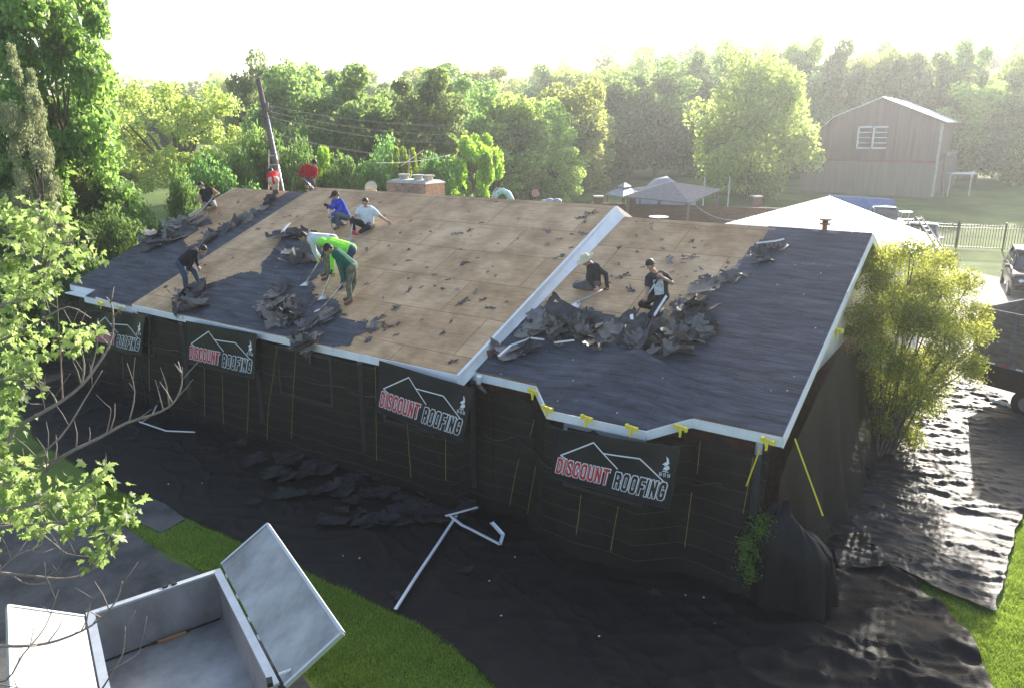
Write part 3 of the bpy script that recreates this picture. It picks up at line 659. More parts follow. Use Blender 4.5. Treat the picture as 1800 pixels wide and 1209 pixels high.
banner([(155, 545), (256, 555), (249, 625), (160, 603)], -.70, 'rumpled banner at the far left end of the netting with its red word creased', .035, squeeze=sq)

# ------------------------------------------------------------------ tarps on the ground
def tarp(name, poly_px, amp, fn, label, zb=.02, cell=.045, m='tarp'):
    pw = [P(a, b, 0) for a, b in poly_px]; uv = [uvof(p) for p in pw]
    u0, u1 = min(a for a, _ in uv), max(a for a, _ in uv); v0, v1 = min(b for _, b in uv), max(b for _, b in uv)
    def g(a, b): return hwn(a, b, zb+fn(a, b))
    Vt, F = grid(np.arange(u0, u1+cell, cell), np.arange(v0, v1+cell, cell), g)
    C = Vt[F].mean(1); d = C-E3; cu = d@U3; cv = d@V3
    keep = pip(uv, cu+.10*fbm(cu*1.2, cv*1.2), cv+.10*fbm(cu*1.2+20, cv*1.2)); Vt, F = prune(Vt, F[keep]); Vt = smooth_edge(Vt, F, 6)
    return tag(npmesh(name, Vt, F, M[m], smooth=True), label, 'tarp')
def wr1(u, v):
    s = np.clip((1.8-u)/2.5, 0, 1); rot = u*.45+v*.9; rt2 = u*.9-v*.45
    w_ = 1.3*fbm(u*.7, v*.7)+.3*fbm(u*2.5, v*2.5)
    k1 = 1-np.abs(2*vn(rot*2.2+w_, rt2*.5+w_*.5)); k2 = 1-np.abs(2*vn(rot*4.6-w_+9, rt2*1.1+3)); k3 = 1-np.abs(2*vn((rot*.7-rt2*.7)*3+w_, (rot*.7+rt2*.7)*.7))
    r_ = (.075*k1**4+.035*k2**4+.05*k3**5)*(.32+.9*s)+.03*fbm(u*.9, v*.9)*(.4+s)+(.010*fbm(rot*9, rt2*5, 3)+.004*fbm(u*20, v*20, 2))*(.3+s)
    return np.maximum(r_, 0)+.002
def wr2(u, v):
    a = u*.25+v*1.0; b = u*1.0-v*.25
    w_ = 1.2*fbm(u*.7, v*.7)+.35*fbm(u*2.5, v*2.5)
    k1 = 1-np.abs(2*vn(a*3.2+w_, b*.55+w_*.4)); k2 = 1-np.abs(2*vn(a*6.5-w_+9, b*1.3+3)); k3 = 1-np.abs(2*vn((a*.8-b*.6)*5+w_, (a*.6+b*.8)*1.2))
    return np.maximum((.048*k1**5+.026*k2**4+.026*k3**5)*(.6+.9*np.clip(fbm(u*.6+4, v*.6)+.5, 0, 1))+.03*fbm(u*1.2, v*1.2)+.012*fbm(a*9, b*5+3, 3)+.006*fbm(u*22, v*22, 2), 0)+.03
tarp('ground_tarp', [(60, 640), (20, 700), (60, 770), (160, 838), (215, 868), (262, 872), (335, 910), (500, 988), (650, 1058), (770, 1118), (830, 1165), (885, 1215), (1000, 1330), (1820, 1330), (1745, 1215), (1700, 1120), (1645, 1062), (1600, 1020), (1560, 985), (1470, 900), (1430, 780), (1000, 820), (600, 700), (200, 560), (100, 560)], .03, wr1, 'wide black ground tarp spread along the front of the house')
tarp('ground_tarp', [(1430, 760), (1520, 700), (1600, 665), (1655, 672), (1700, 678), (1760, 700), (1800, 735), (1850, 800), (1900, 880), (1800, 900), (1790, 925), (1770, 985), (1758, 1050), (1750, 1082), (1700, 1060), (1640, 1035), (1570, 1010), (1480, 1010), (1440, 900)], .04, wr2, 'crumpled sunlit black tarp on the right side of the house', zb=.03, cell=.035, m='tarp_sunlit')

# heap of netting over a bush at the front right corner
HP = P(1392, 1010)
def heap():
    hu, hv = -.32, -.28; th = np.linspace(0, 2*np.pi, 90); hh = np.linspace(0, 1, 26)
    def fn(a, b):
        rad = .06+.58*np.sqrt(np.clip(b*2.5, 0, 1))+.22*np.clip(b-.3, 0, 1)+(.09*np.sin(a*5+1)+.07*np.sin(a*9+2*b+np.sin(a*2))+.06*np.sin(a*3+2)+.04*np.sin(a*17))*b**.8
        z = 1.45*(1-b)**.8-.20*np.clip(1-b*1.6, 0, 1)*np.cos(a-2.6)+.12*fbm(a*1.6, b*3)
        z = np.maximum(z, .05)
        c = hwn(hu+0*a+.05, hv+0*a+.15, z)
        return c+(rad*np.cos(a))[..., None]*U3*.95+(rad*np.sin(a))[..., None]*V3*.55
    Vt, F = grid(th, hh, fn); return npmesh('netting_heap', Vt, F, M['netheap'], smooth=True)
tag(heap(), 'bundle of black netting gathered over a shrub at the front right corner', 'netting')

# ------------------------------------------------------------------ torn shingles
def sheet_mesh(seed, sx, sy, curl, brown=False, dark=False, rag=.72):
    r = random.Random(seed); nx, ny = 10, 7; ph = r.uniform(0, 6); ax = r.uniform(-1, 1)
    ls = r.uniform(1.5, 3.5); top = {}; vs_ = []; fs = []
    def z(x, y): return curl*((x*math.cos(ph)+y*math.sin(ph))**2*1.7-.1+.10*math.sin(x*ls*2+ph)*y+.05*math.sin(y*ls*3+x*3))
    def keep(i, j):
        x = (i+.5)/nx-.5; y = (j+.5)/ny-.5; d = max(abs(x), abs(y))*2; d += .5*(1-rag)*math.sin(ph+5*math.atan2(y, x)); return d < rag or r.random() > .22+(.5 if rag > .5 else 1.3)*(d-rag)
    cells = [(i, j) for i in range(nx) for j in range(ny) if keep(i, j)]
    jit = {(i, j): (r.uniform(-.22, .22)/nx, r.uniform(-.22, .22)/ny) for i in range(nx+1) for j in range(ny+1)}
    idx = {}
    def vi(i, j, k):
        if (i, j, k) not in idx:
            jx, jy = jit[(i, j)]; x = i/nx-.5+jx; y = j/ny-.5+jy; idx[(i, j, k)] = len(vs_); vs_.append((x*sx, y*sy, z(x, y)+(.0 if k else -.007)))
        return idx[(i, j, k)]
    cs = set(cells)
    for i, j in cells:
        fs.append((vi(i, j, 1), vi(i+1, j, 1), vi(i+1, j+1, 1), vi(i, j+1, 1))); fs.append((vi(i, j+1, 0), vi(i+1, j+1, 0), vi(i+1, j, 0), vi(i, j, 0)))
        for (di, dj), (a, b) in {(0, -1): ((i, j), (i+1, j)), (1, 0): ((i+1, j), (i+1, j+1)), (0, 1): ((i+1, j+1), (i, j+1)), (-1, 0): ((i, j+1), (i, j))}.items():
            if (i+di, j+dj) not in cs: fs.append((vi(*a, 0), vi(*b, 0), vi(*b, 1), vi(*a, 1)))
    me = bpy.data.meshes.new('torn_shingle_sheet'); me.from_pydata(vs_, [], fs); me.materials.append(M['shingle_dark' if dark else 'shingle_brown' if brown else 'shingle_pale' if seed % 5 == 2 else 'shingle'])
    return me
SH = [sheet_mesh(i, rng.uniform(.55, 1.15), rng.uniform(.35, .6), rng.uniform(.08, .5), i % 4 == 0) for i in range(18)]
SF = [sheet_mesh(100+i, rng.uniform(.10, .45), rng.uniform(.08, .22), .015, rag=.34) for i in range(14)]
SG = [sheet_mesh(200+i, rng.uniform(.35, .8), rng.uniform(.25, .5), .09, dark=True) for i in range(10)]
def place(me, loc, n, tilt, name, label, cat, group, sc_=1, spin=None):
    o = bpy.data.objects.new(name, me); col.objects.link(o); o.location = loc
    q = Vector(n).to_track_quat('Z', 'Y').to_matrix(); a = rng.uniform(0, 6.28) if spin is None else spin
    Rm = q @ Matrix.Rotation(a, 3, 'Z') @ Matrix.Rotation(rng.uniform(-tilt, tilt), 3, 'X') @ Matrix.Rotation(rng.uniform(-tilt, tilt), 3, 'Y')
    mn = me.materials[0].name; wd = ' brown' if 'underside' in mn else ' pale' if 'faded' in mn else ''
    if wd and len(label.split()) < 15 and label.startswith(('torn', 'large torn')): label = label.replace(' dark', '', 1).replace('torn', 'torn'+wd, 1)
    o.rotation_euler = Rm.to_euler(); o.scale = (sc_,)*3; return tag(o, label, cat, group)
def inpoly(poly):
    xs_ = [p[0] for p in poly]; ys_ = [p[1] for p in poly]
    while True:
        x, y = rng.uniform(min(xs_), max(xs_)), rng.uniform(min(ys_), max(ys_))
        if pip(poly, [x], [y])[0]: return x, y
def pile(sec, poly, n, tilt, hmax, label, group, s=(.7, 1.1), lib=SH):
    for _ in range(n):
        x, y = inpoly(poly); h = rng.uniform(.04, hmax)
        place(rng.choice(lib), rp(x, y, sec, h), NR, tilt, 'torn_shingle_sheet', label, 'shingle sheet', group, rng.uniform(*s))
pile('right', [(905, 570), (960, 552), (1010, 560), (1100, 585), (1170, 575), (1215, 550), (1250, 585), (1240, 615), (1150, 632), (1050, 615), (960, 612), (900, 628)], 52, .24, .13, 'torn dark shingle sheet in the long heap below the two kneeling men', 'torn sheets heaped on the right roof', (.45, 1.05))
pile('right', [(1195, 545), (1240, 510), (1270, 545), (1265, 575), (1225, 585)], 8, .45, .14, 'torn shingle sheet curling up beside the man in the black tee', 'curled sheets right of the man in the black tee', (.6, .9))
pile('right', [(1236, 500), (1290, 468), (1330, 440), (1385, 432), (1380, 442), (1345, 460), (1310, 490), (1250, 512)], 18, .25, .05, 'torn shingle strip peeled back along the edge of the felt near the right ridge', 'peeled strips along the right felt edge', (.3, .5))
pile('mid', [(500, 412), (530, 408), (555, 430), (560, 470), (530, 470), (495, 440)], 11, .25, .10, 'torn shingle sheet piled in front of the man in the pale hoodie', 'sheets in front of the man in the pale hoodie', (.6, 1))
pile('mid', [(470, 500), (540, 500), (560, 540), (590, 570), (560, 590), (480, 570), (460, 540)], 24, .18, .09, 'torn shingle sheet in the heap below the three bending shovellers', 'sheets heaped below the three bending men', (.45, .9))
pile('mid', [(308, 532), (330, 512), (365, 505), (372, 515), (345, 545), (312, 550)], 5, .3, .09, 'large torn shingle sheet at the feet of the man in black', 'sheets at the feet of the man in black', (.8, 1.2))
pile('left', [(268, 402), (340, 385), (365, 392), (340, 415), (300, 440), (258, 445)], 16, .3, .09, 'torn shingle sheet strewn on the far left roof near the man in the tank top', 'sheets strewn on the far left roof', (.6, 1.1))
pile('left', [(350, 425), (400, 395), (440, 372), (478, 352), (485, 358), (450, 382), (400, 412), (350, 440)], 18, .35, .08, 'torn shingle sheet along the step between the left and middle roofs', 'sheets along the left roof step', (.45, .9))
pile('mid', [(495, 585), (555, 600), (552, 612), (505, 600)], 5, .4, .08, 'torn shingle sheet lying across the middle eave', 'sheets lying over the middle eave', (.6, .9))
# sheets hanging over the eave
for (a, b, s_, lb) in ((541, 612, .75, 'torn shingle sheet hanging over the eave below the three bending men'), (516, 597, .45, 'small torn shingle piece dangling over the eave left of the large hanging sheet'), (308, 545, .5, 'torn shingle piece dangling over the eave below the man in black'), (345, 520, 1.0, 'large shingle sheet standing up in front of the man in black')):
    o = place(SH[3], pv(a, b, -.56) if b > 530 else rp(a, b, 'mid', .2), -V if b > 530 else (NR-V*.8).normalized(), .15, 'torn_shingle_sheet', lb, 'shingle sheet', 'sheets hanging over the front eave', s_, spin=rng.choice((.4, 1.3)))
# small scraps left on the decks
def scraps(sec, poly, n, label, group, avoid=None, s=(.35, 1.0)):
    for _ in range(n):
        x, y = inpoly(poly); place(rng.choice(SF), rp(x, y, sec, .014), NR, .05, 'shingle_scrap', label, 'shingle scrap', group, rng.choice((rng.uniform(*s), rng.uniform(s[0], s[0]*1.4))))
scraps('mid', [(560, 335), (1075, 368), (1010, 440), (640, 420), (600, 400), (500, 400), (420, 450), (260, 530), (240, 528)], 40, 'small torn shingle scrap lying on the upper bare plywood of the middle roof', 'scraps on the upper middle deck')
scraps('mid', [(640, 430), (1000, 440), (880, 570), (800, 650), (640, 605), (650, 560), (630, 500)], 40, 'small torn shingle scrap lying on the lower bare plywood of the middle roof', 'scraps on the lower middle deck')
scraps('mid', [(605, 540), (700, 540), (690, 580), (680, 600), (630, 600), (600, 580)], 22, 'dark shingle scrap near the feet of the man in the green shirt', 'scraps by the man in the green shirt', s=(.6, 1.3))
scraps('right', [(1115, 388), (1340, 405), (1290, 465), (1225, 520), (1180, 545), (1075, 540), (1060, 490), (1050, 470)], 34, 'small torn shingle scrap on the bare plywood of the right roof', 'scraps on the right deck')
scraps('left', [(415, 335), (510, 340), (470, 358), (410, 390), (380, 385), (400, 350)], 12, 'small torn shingle scrap on the bare plywood of the left roof', 'scraps on the left deck', s=(.3, .7))
scraps('right', [(1300, 480), (1500, 430), (1440, 560), (1370, 740), (1220, 700), (1200, 620), (1260, 560)], 16, 'small scrap resting on the dark felt of the right roof', 'scraps on the right felt', s=(.3, .6))
# flat ones on the ground tarp
for _ in range(66):
    x, y = inpoly([(400, 770), (520, 780), (560, 790), (640, 790), (760, 830), (860, 900), (800, 920), (740, 915), (660, 925), (590, 940), (540, 900)]); p = P(x, y, rng.uniform(.06, .14))
    place(rng.choice(SG), p, (0, 0, 1), .13, 'torn_shingle_sheet', 'torn dark shingle sheet fallen on the ground tarp %s' % ('below the second banner from the left' if x < 560 else 'near the white strips' if x > 740 else 'midway along the house front'), 'shingle sheet', 'sheets fallen on the front tarp', rng.uniform(.5, 1.2))
for (x, y, lb) in ((445, 882, 'lone shingle piece on the tarp above the open trailer lid'), (820, 1000, 'small shingle piece on the tarp right of the long white strip'), (698, 1045, 'shingle piece beside the lower end of the long white strip'), (1148, 1040, 'dark rectangular shingle on the tarp below the nearest banner'), (270, 745, 'shingle piece beside the short bent strip at the left'), (230, 770, 'shingle piece under the bare twigs at the left'), (390, 800, 'shingle piece near the net foot left of centre')):
    place(rng.choice(SG), P(x, y, .07), (0, 0, 1), .08, 'torn_shingle_sheet', lb, 'shingle sheet', None, .5)
MBx = MB().box(P(1275, 1103, .06), (.2, .32, .012), .3); tag(MBx.build('shingle_scrap', M['cargrey']), 'small grey rectangular scrap alone on the dark tarp at the bottom', 'shingle scrap')

# ------------------------------------------------------------------ white bent metal strips
def strip(pts, wd, label, name='metal_strip', m='whitemetal'):
    mb = MB()
    for a, b in zip(pts[:-1], pts[1:]):
        d = (b-a).normalized(); mb.beam(a, b+d*.01, wd, .006); s_ = d.cross(Vector((0, 0, 1))).normalized()*wd/2
        mb.beam(a+s_+Vector((0, 0, .015)), b+s_+Vector((0, 0, .015)), .005, .03)
    return tag(mb.build(name, M[m]), label, 'metal strip')
G = lambda a, b, z=.12: P(a, b, z)
strip([G(695, 1070), G(728, 1018), G(770, 955), G(802, 906)], .055, 'long straight white metal strip lying on the black tarp')
strip([G(783, 906, .16), G(806, 900, .16), G(838, 891, .16)], .06, 'short white metal strip lying across the top of the long one')
strip([G(790, 905, .14), G(812, 922, .14), G(825, 928, .14), G(879, 956, .14), G(884, 940, .14), G(864, 918, .14)], .06, 'hooked bent white metal strip right of the long one')
strip([G(246, 741), G(293, 757), G(342, 759)], .05, 'pale metal strip on the tarp at the left below the twigs')
strip([G(248, 742, .14), G(268, 728, .14), G(280, 702, .14)], .04, 'short upturned pale strip touching the left one')
RR = lambda a, b, h=.06: rp(a, b, 'right', h)
strip([RR(881, 641, .2), RR(902, 622, .2), RR(935, 608, .18), RR(958, 606, .12)], .07, 'curved white metal strip in the heap beside the rake board')
strip([RR(978, 618, .2), RR(1012, 614, .2)], .05, 'short white strip in the middle of the right roof heap')
strip([RR(1330, 436, .1), RR(1362, 434, .12), RR(1378, 432, .14)], .07, 'pale strip lying at the top of the right roof felt')
o = MB().beam(rp(505, 428, 'mid', .35), rp(517, 417, 'mid', .4), .16, .02, up=tuple(-V)); tag(o.build('metal_strip', M['whitemetal']), 'bright white flashing piece in front of the man in the pale hoodie', 'metal strip')
o = MB().beam(hw(-.04, 3.6, rz('right', 3.6)+.03), hw(-.06, 4.4, rz('right', 4.4)+.02), .02, .14); tag(o.build('metal_strip', M['whitemetal']), 'loose white edge strip on the right rake beside the bushy tree', 'metal strip')

# ------------------------------------------------------------------ people
class Fig:
    def __init__(s, base, label):
        s.base = base; s.d0 = base.y; s.label = label
    def J(s, px, py, dd=0): return at(px, py, s.d0+dd)
def remesh(mb, name, m, parent, vox, sm=4):
    o = mb.build(name, m, parent)
    md = o.modifiers.new('r', 'REMESH'); md.mode = 'VOXEL'; md.voxel_size = vox; md.use_smooth_shade = True
    s_ = o.modifiers.new('s', 'SMOOTH'); s_.iterations = sm; s_.factor = .5
    dg = bpy.context.evaluated_depsgraph_get(); me = bpy.data.meshes.new_from_object(o.evaluated_get(dg))
    o.modifiers.clear(); old = o.data; o.data = me; me.name = name; bpy.data.meshes.remove(old)
    me.polygons.foreach_set('use_smooth', np.ones(len(me.polygons), bool))
    if not me.materials: me.materials.append(m)
    return o
def hand(mb, el, wr, hold=None):
    d = (wr-el).normalized(); ax = (hold.normalized() if hold is not None else Vector((0, 0, 1)))
    ax = (ax-d*ax.dot(d)); ax = ax.normalized() if ax.length > .05 else d.orthogonal().normalized()
    n = d.cross(ax).normalized()      # curl direction
    pe = wr+d*.075; mb.cap(wr, pe, .026, .030); mb.cap(wr+ax*.018, pe+ax*.022, .02, .018); mb.cap(wr-ax*.018, pe-ax*.022, .02, .018)
    for k, (o_, L) in enumerate(((-.033, .030), (-.011, .036), (.011, .034), (.033, .026))):
        a = pe+ax*o_; b = a+d*L*.8+n*.010; c = b+n*L*.9+d*.004; e = c+n*.008-d*L*.6
        mb.cap(a, b, .0095, .009, 8, 2); mb.cap(b, c, .009, .0085, 8, 2); mb.cap(c, e, .0085, .0075, 8, 2)
    t0 = wr+d*.02+ax*.03; t1 = t0+ax*.025+n*.02+d*.02; t2 = t1+n*.028+d*.018
    mb.cap(t0, t1, .013, .011, 8, 2); mb.cap(t1, t2, .011, .009, 8, 2)
def basis(f, up):
    f = f.normalized(); x = f.cross(up).normalized(); u = x.cross(f).normalized(); return Matrix((x, f, u)).transposed()   # cols: x, face, up
def person(base, label, j, face, top, bottom, sleeve='long', legs='long', shoe=(.09, .05, .03), hairstyle='short', skin=None, hatmat=None, gloves=None, holds=(None, None), extra=None, boot=.0, tucked=True):
    """j: dict of joints in world space (head, neck, shl, shr, ell, elr, wrl, wrr, hpl, hpr, knl, knr, anl, anr, tol, tor)"""
    root = empty('person', tuple(base), 0, label, 'person')
    sk = M['skin'] if skin is None else skin
    g = lambda k: Vector(j[k])
    fw = Vector(face).normalized(); hd = g('head'); nk = g('neck'); up = (hd-nk).normalized(); up = (up+Vector((0, 0, .25))).normalized(); B = basis(fw, up)
    chest = (g('shl')+g('shr'))/2; pel = (g('hpl')+g('hpr'))/2; midb = chest.lerp(pel, .5)
    def torso(mb, e):
        mb.cap(g('shl').lerp(chest, .12), g('shr').lerp(chest, .12), .062+e, .062+e)
        for s_ in ('l', 'r'):
            mb.cap(g('sh'+s_).lerp(chest, .42), g('hp'+s_).lerp(pel, .1), .098+e, .098+e)
            mb.cap(g('sh'+s_).lerp(chest, .3), midb, .085+e, .1+e)
        mb.cap(chest.lerp(pel, .1), pel, .115+e, .118+e)
    def arm(mb, s_, e, part=1.0, fore=True):
        a, b, c = g('sh'+s_), g('el'+s_), g('wr'+s_)
        mb.cap(a, a.lerp(b, part), .056+e, .056+(.042-.056)*part+e)
        if fore: mb.cap(b, c, .041+e, .028+e)
    def leg(mb, s_, e, upto=1.0):
        a, b, c = g('hp'+s_), g('kn'+s_), g('an'+s_)
        mb.cap(a, b, .088+e, .056+e)
        if upto > 0: mb.cap(b, b.lerp(c, upto), .056+e, .056+(.038-.056)*upto+e)
    body = MB(); torso(body, 0)
    for s_ in 'lr':
        arm(body, s_, 0); leg(body, s_, 0); body.cap(g('an'+s_), g('to'+s_), .036, .03)
        hand(body, g('el'+s_), g('wr'+s_), holds[0 if s_ == 'l' else 1])
    body.cap(chest.lerp(nk, .3), nk.lerp(hd, .35), .062, .052)
    L = lambda x, y, z: hd+B @ Vector((x, y, z))
    body.ell(L(0, -.005, .02), (.074, .094, .098), 16, 12, B); body.cap(L(0, .030, -.045), L(0, .045, -.085), .052, .030)
    body.cap(L(0, .085, .005), L(0, .108, -.025), .010, .016, 8, 3); body.cap(L(0, .070, -.06), L(0, .088, -.055), .02, .012, 8, 3)
    body.cap(L(-.03, .078, .025), L(.03, .078, .025), .014, .014, 8, 3)
    for x in (-.075, .075): body.ell(L(x, .0, -.01), (.010, .020, .032), 8, 6, B)
    remesh(body, 'body', sk, root, .0075, 3)
    ey = MB()
    for x in (-.030, .030): ey.ell(L(x, .086, .008), (.012, .008, .007), 8, 6, B)
    ey.build('eyes', M['eye'], root, True)
    MB().ell(L(0, .098, -.052), (.022, .006, .006), 8, 6, B).build('mouth', M['mouth'], root, True)
    # clothes
    sh = MB(); torso(sh, .016)
    if sleeve == 'long':
        for s_ in 'lr': arm(sh, s_, .013)
    elif sleeve == 'short':
        for s_ in 'lr': arm(sh, s_, .022, .62, False)
    if sleeve != 'tank': sh.cap(chest.lerp(nk, .1), chest.lerp(nk, .55), .078, .07)
    remesh(sh, 'shirt' if sleeve != 'tank' else 'tank_top', top, root, .012, 5)
    tr = MB(); tr.cap(g('hpl').lerp(pel, .1), g('hpr').lerp(pel, .1), .128, .128); tr.cap(pel, pel.lerp(chest, .15), .130, .122)
    for s_ in 'lr': leg(tr, s_, .016, {'long': .90, 'short': .02}[legs])
    remesh(tr, 'trousers' if legs == 'long' else 'shorts', bottom, root, .012, 5)
    for s_ in 'lr':
        bt = MB(); a, t = g('an'+s_), g('to'+s_); d = (t-a).normalized(); kn = g('kn'+s_)
        up_ = (kn-a).normalized()
        bt.cap(a-up_*.02, t-up_*.01, .047, .040); bt.cap(a-d*.02-up_*.02, a+up_*(.04+boot), .046, .050); bt.cap(a-d*.03-up_*.035, a+d*.02-up_*.035, .034, .03)
        remesh(bt, 'boot' if boot > 0 else 'shoe', mat('shoe_leather', shoe, .7, 0, .2, 12), root, .010, 3)
    hm = hatmat or M['hair']
    if hairstyle == 'short':
        h = MB().ell(L(0, -.018, .042), (.083, .098, .090), 16, 10, B); h.ell(L(0, -.045, .0), (.078, .065, .075), 14, 8, B)
        r_ = random.Random(len(label))
        for _ in range(26):
            t = r_.uniform(0, 6.28); q = r_.uniform(.1, 1); h.ell(L(.07*q*math.cos(t), -.02+.085*q*math.sin(t), .118-.05*q*q), (.02, .02, .016), 6, 4)
        remesh(h, 'hair', hm, root, .009, 1)
    elif hairstyle == 'cap':
        h = MB().ell(L(0, -.012, .045), (.087, .104, .088), 16, 10, B); h.cap(L(-.045, .085, .055), L(.045, .085, .055), .016, .016); h.cap(L(-.035, .125, .047), L(.035, .125, .047), .012, .012); h.cap(L(-.03, .155, .040), L(.03, .155, .040), .009, .009); h.cap(L(0, .08, .055), L(0, .155, .042), .018, .010)
        remesh(h, 'cap', hm, root, .009, 3)
        MB().ell(L(0, -.05, -.005), (.076, .058, .06), 14, 8, B).build('hair', M['hair'], root, True)
    elif hairstyle == 'hood':
        h = MB().ell(L(0, -.03, .02), (.105, .11, .125), 16, 10, B); h.cap(L(0, -.05, -.06), L(0, -.07, -.10), .09, .08); remesh(h, 'hood', hm, root, .012, 3)
    elif hairstyle == 'straw':
        h = MB(); k = 20; prof = [(.001, .145), (.05, .142), (.085, .12), (.098, .06), (.105, .05), (.17, .035), (.20, .05), (.20, .043), (.17, .027), (.10, .035), (.09, .04)]
        rings = [[L(r_*math.cos(2*math.pi*i/k)*.95, -.01+r_*math.sin(2*math.pi*i/k), z+.012*math.sin(4*math.pi*i/k)*(r_/.2)) for i in range(k)] for r_, z in prof]
        vs_ = [p for rg in rings for p in rg]; fs = [(a*k+i, a*k+(i+1) % k, (a+1)*k+(i+1) % k, (a+1)*k+i) for a in range(len(prof)-1) for i in range(k)]
        h.add(vs_, fs).build('straw_hat', hm, root, True)
        MB().ell(L(0, -.03, .01), (.078, .085, .075), 14, 8, B).build('hair', M['hair'], root, True)
    if gloves:
        for s_, c_ in gloves:
            gm = MB(); w_ = g('wr'+s_); d = (w_-g('el'+s_)).normalized(); gm.cap(w_-d*.03, w_+d*.04, .038, .040); gm.cap(w_+d*.03, w_+d*.09, .040, .036)
            remesh(gm, 'glove', c_, root, .009, 2)
    if extra: extra(root, g, L, B)
    return root
M['mouth'] = mat('lips', (.25, .11, .09), .6)
def tool(a, b, blade, label, wd=.20, n=NR):
    root = empty('shingle_shovel', tuple(b), 0, label, 'shovel')
    d = (b-a).normalized(); MB().tube([a, a.lerp(b, .5), b], [.016, .016, .018], 8).build('handle', M['steel'], root, True)
    MB().tube([a-d*.0, a+d*.12], [.02, .02], 8).build('grip', M['black'], root, True)
    f = (blade-b); f = f-n*f.dot(n); f = f.normalized()*.17; s_ = f.cross(n).normalized()
    bl = MB(); q = [b-s_*.05, b+s_*.05, b+f+s_*wd/2, b+f-s_*wd/2]; q = [p+n*.0 for p in q]; bl.slab(q, tuple(n), .008)
    for k in range(6):
        t = (k+.5)/6-.5; c = b+f+s_*wd*t; bl.slab([c-s_*.012, c+s_*.012, c+f*.2], tuple(n), .006)
    bl.build('blade', M['steel'], root); MB().beam(b-d*.12+n*.02, b+f*.3+n*.012, .03, .02).build('brace', M['steel'], root)
def leg_ik(hip, an, bend, L1=.43, L2=.42):
    d = an-hip; L = min(d.length, L1+L2-.01); d = d.normalized(); a = (L1*L1-L2*L2+L*L)/(2*L); h = math.sqrt(max(L1*L1-a*a, .0004))
    b = bend-d*bend.dot(d); b.normalize(); return hip+d*a+b*h
TOW = -V   # toward the camera, down the roof
CAMR = Vector((1, 0, 0))
def mk(sec, foot, pts, label, face, **k):
    base = rp(foot[0], foot[1], sec); F_ = Fig(base, label); j = {n: F_.J(*p) for n, p in pts.items()}
    return F_, j, base
N_ = Vector
tank = cloth('black_tank', (.02, .02, .022)); greyp = cloth('grey_trousers', (.22, .21, .20)); redc = cloth('red_shirt', (.38, .02, .025)); brightred = cloth('bright_red_shirt', (.75, .02, .03))
bluec = cloth('blue_shirt', (.03, .06, .42)); jeans = cloth('faded_jeans', (.07, .11, .15)); whitec = cloth('white_tee', (.62, .68, .76), c2=(.72, .78, .85)); navy = cloth('navy_trousers', (.02, .02, .035))
palec = cloth('pale_hoodie', (.52, .55, .56)); lime = cloth('lime_shirt', (.30, .80, .08)); camo = cloth('camo_trousers', (.10, .12, .085), var=.55, scale=9, c2=(.22, .23, .18)); dgreen = cloth('dark_green_shirt', (.015, .10, .065))
blackc = cloth('black_hoodie', (.018, .016, .022)); djeans = cloth('dark_jeans', (.05, .075, .12)); charc = cloth('charcoal_shirt', (.035, .033, .036)); greyw = cloth('grey_work_trousers', (.13, .12, .13)); tee = cloth('black_tee', (.03, .032, .042)); track = cloth('black_track_trousers', (.02, .022, .03))
capbrown = cloth('brown_cap', (.06, .035, .03)); darkcap = cloth('dark_cap', (.03, .028, .03)); glove_y = cloth('yellow_glove', (.55, .6, .2)); glove_b = cloth('dark_glove', (.05, .03, .025)); palel = mat('pale_skin', (.55, .38, .30), .55)

# 1 tank top, kneeling far left
F1, j, b = mk('left', (371, 369), dict(head=(352.5, 327, 0), neck=(358.5, 334, .02), shl=(353, 340, -.02), shr=(372, 333, .05), ell=(350, 352, -.08), elr=(384, 341, .05), wrl=(358, 363, -.25), wrr=(377, 345, -.12),
  hpl=(362, 357, .12), hpr=(373, 355, .14), knl=(358, 367, -.22), knr=(377, 363, -.2), anl=(362, 363, .25), anr=(378, 360, .25), tol=(361, 364, .38), tor=(378, 361, .38)), 'tank', None)
person(b, 'man in a black tank top kneeling at the far left end of the roof', j, (-.5, -.6, -.6), tank, greyp, 'tank', 'long', holds=(N_((.5, .3, .6)), N_((.5, .3, .6))))
tool(F1.J(378, 343, -.14), rp(343, 385, 'left', .03), rp(335, 392, 'left', 0), 'shovel held by the kneeling man in the black tank top')
# 2 bright red, bent over behind the ridge by the pole
b2 = hw(15.1, 7.3, rz('mid', RW)-SL*(7.3-RW)); F2 = Fig(at(484, 336, 24.6), ''); J = F2.J
j = dict(head=J(477, 303, .42), neck=J(477, 304, .3), shl=J(473, 310, .24), shr=J(485, 306, .28), ell=J(472, 318, .38), elr=J(489, 314, .42), wrl=J(474, 324, .5), wrr=J(488, 322, .5),
  hpl=J(478, 318, -.02), hpr=J(484, 317, 0), knl=J(481, 327, .02), knr=J(486, 327, .06), anl=J(482, 338, .0), anr=J(487, 337, .05), tol=J(481, 340, .1), tor=J(487, 339, .15))
person(j['anl'], 'person in a bright red shirt bent over beside the leaning pole', j, (.1, .8, -.6), brightred, cloth('pale_shorts', (.6, .5, .4)), 'short', 'short', skin=palel)
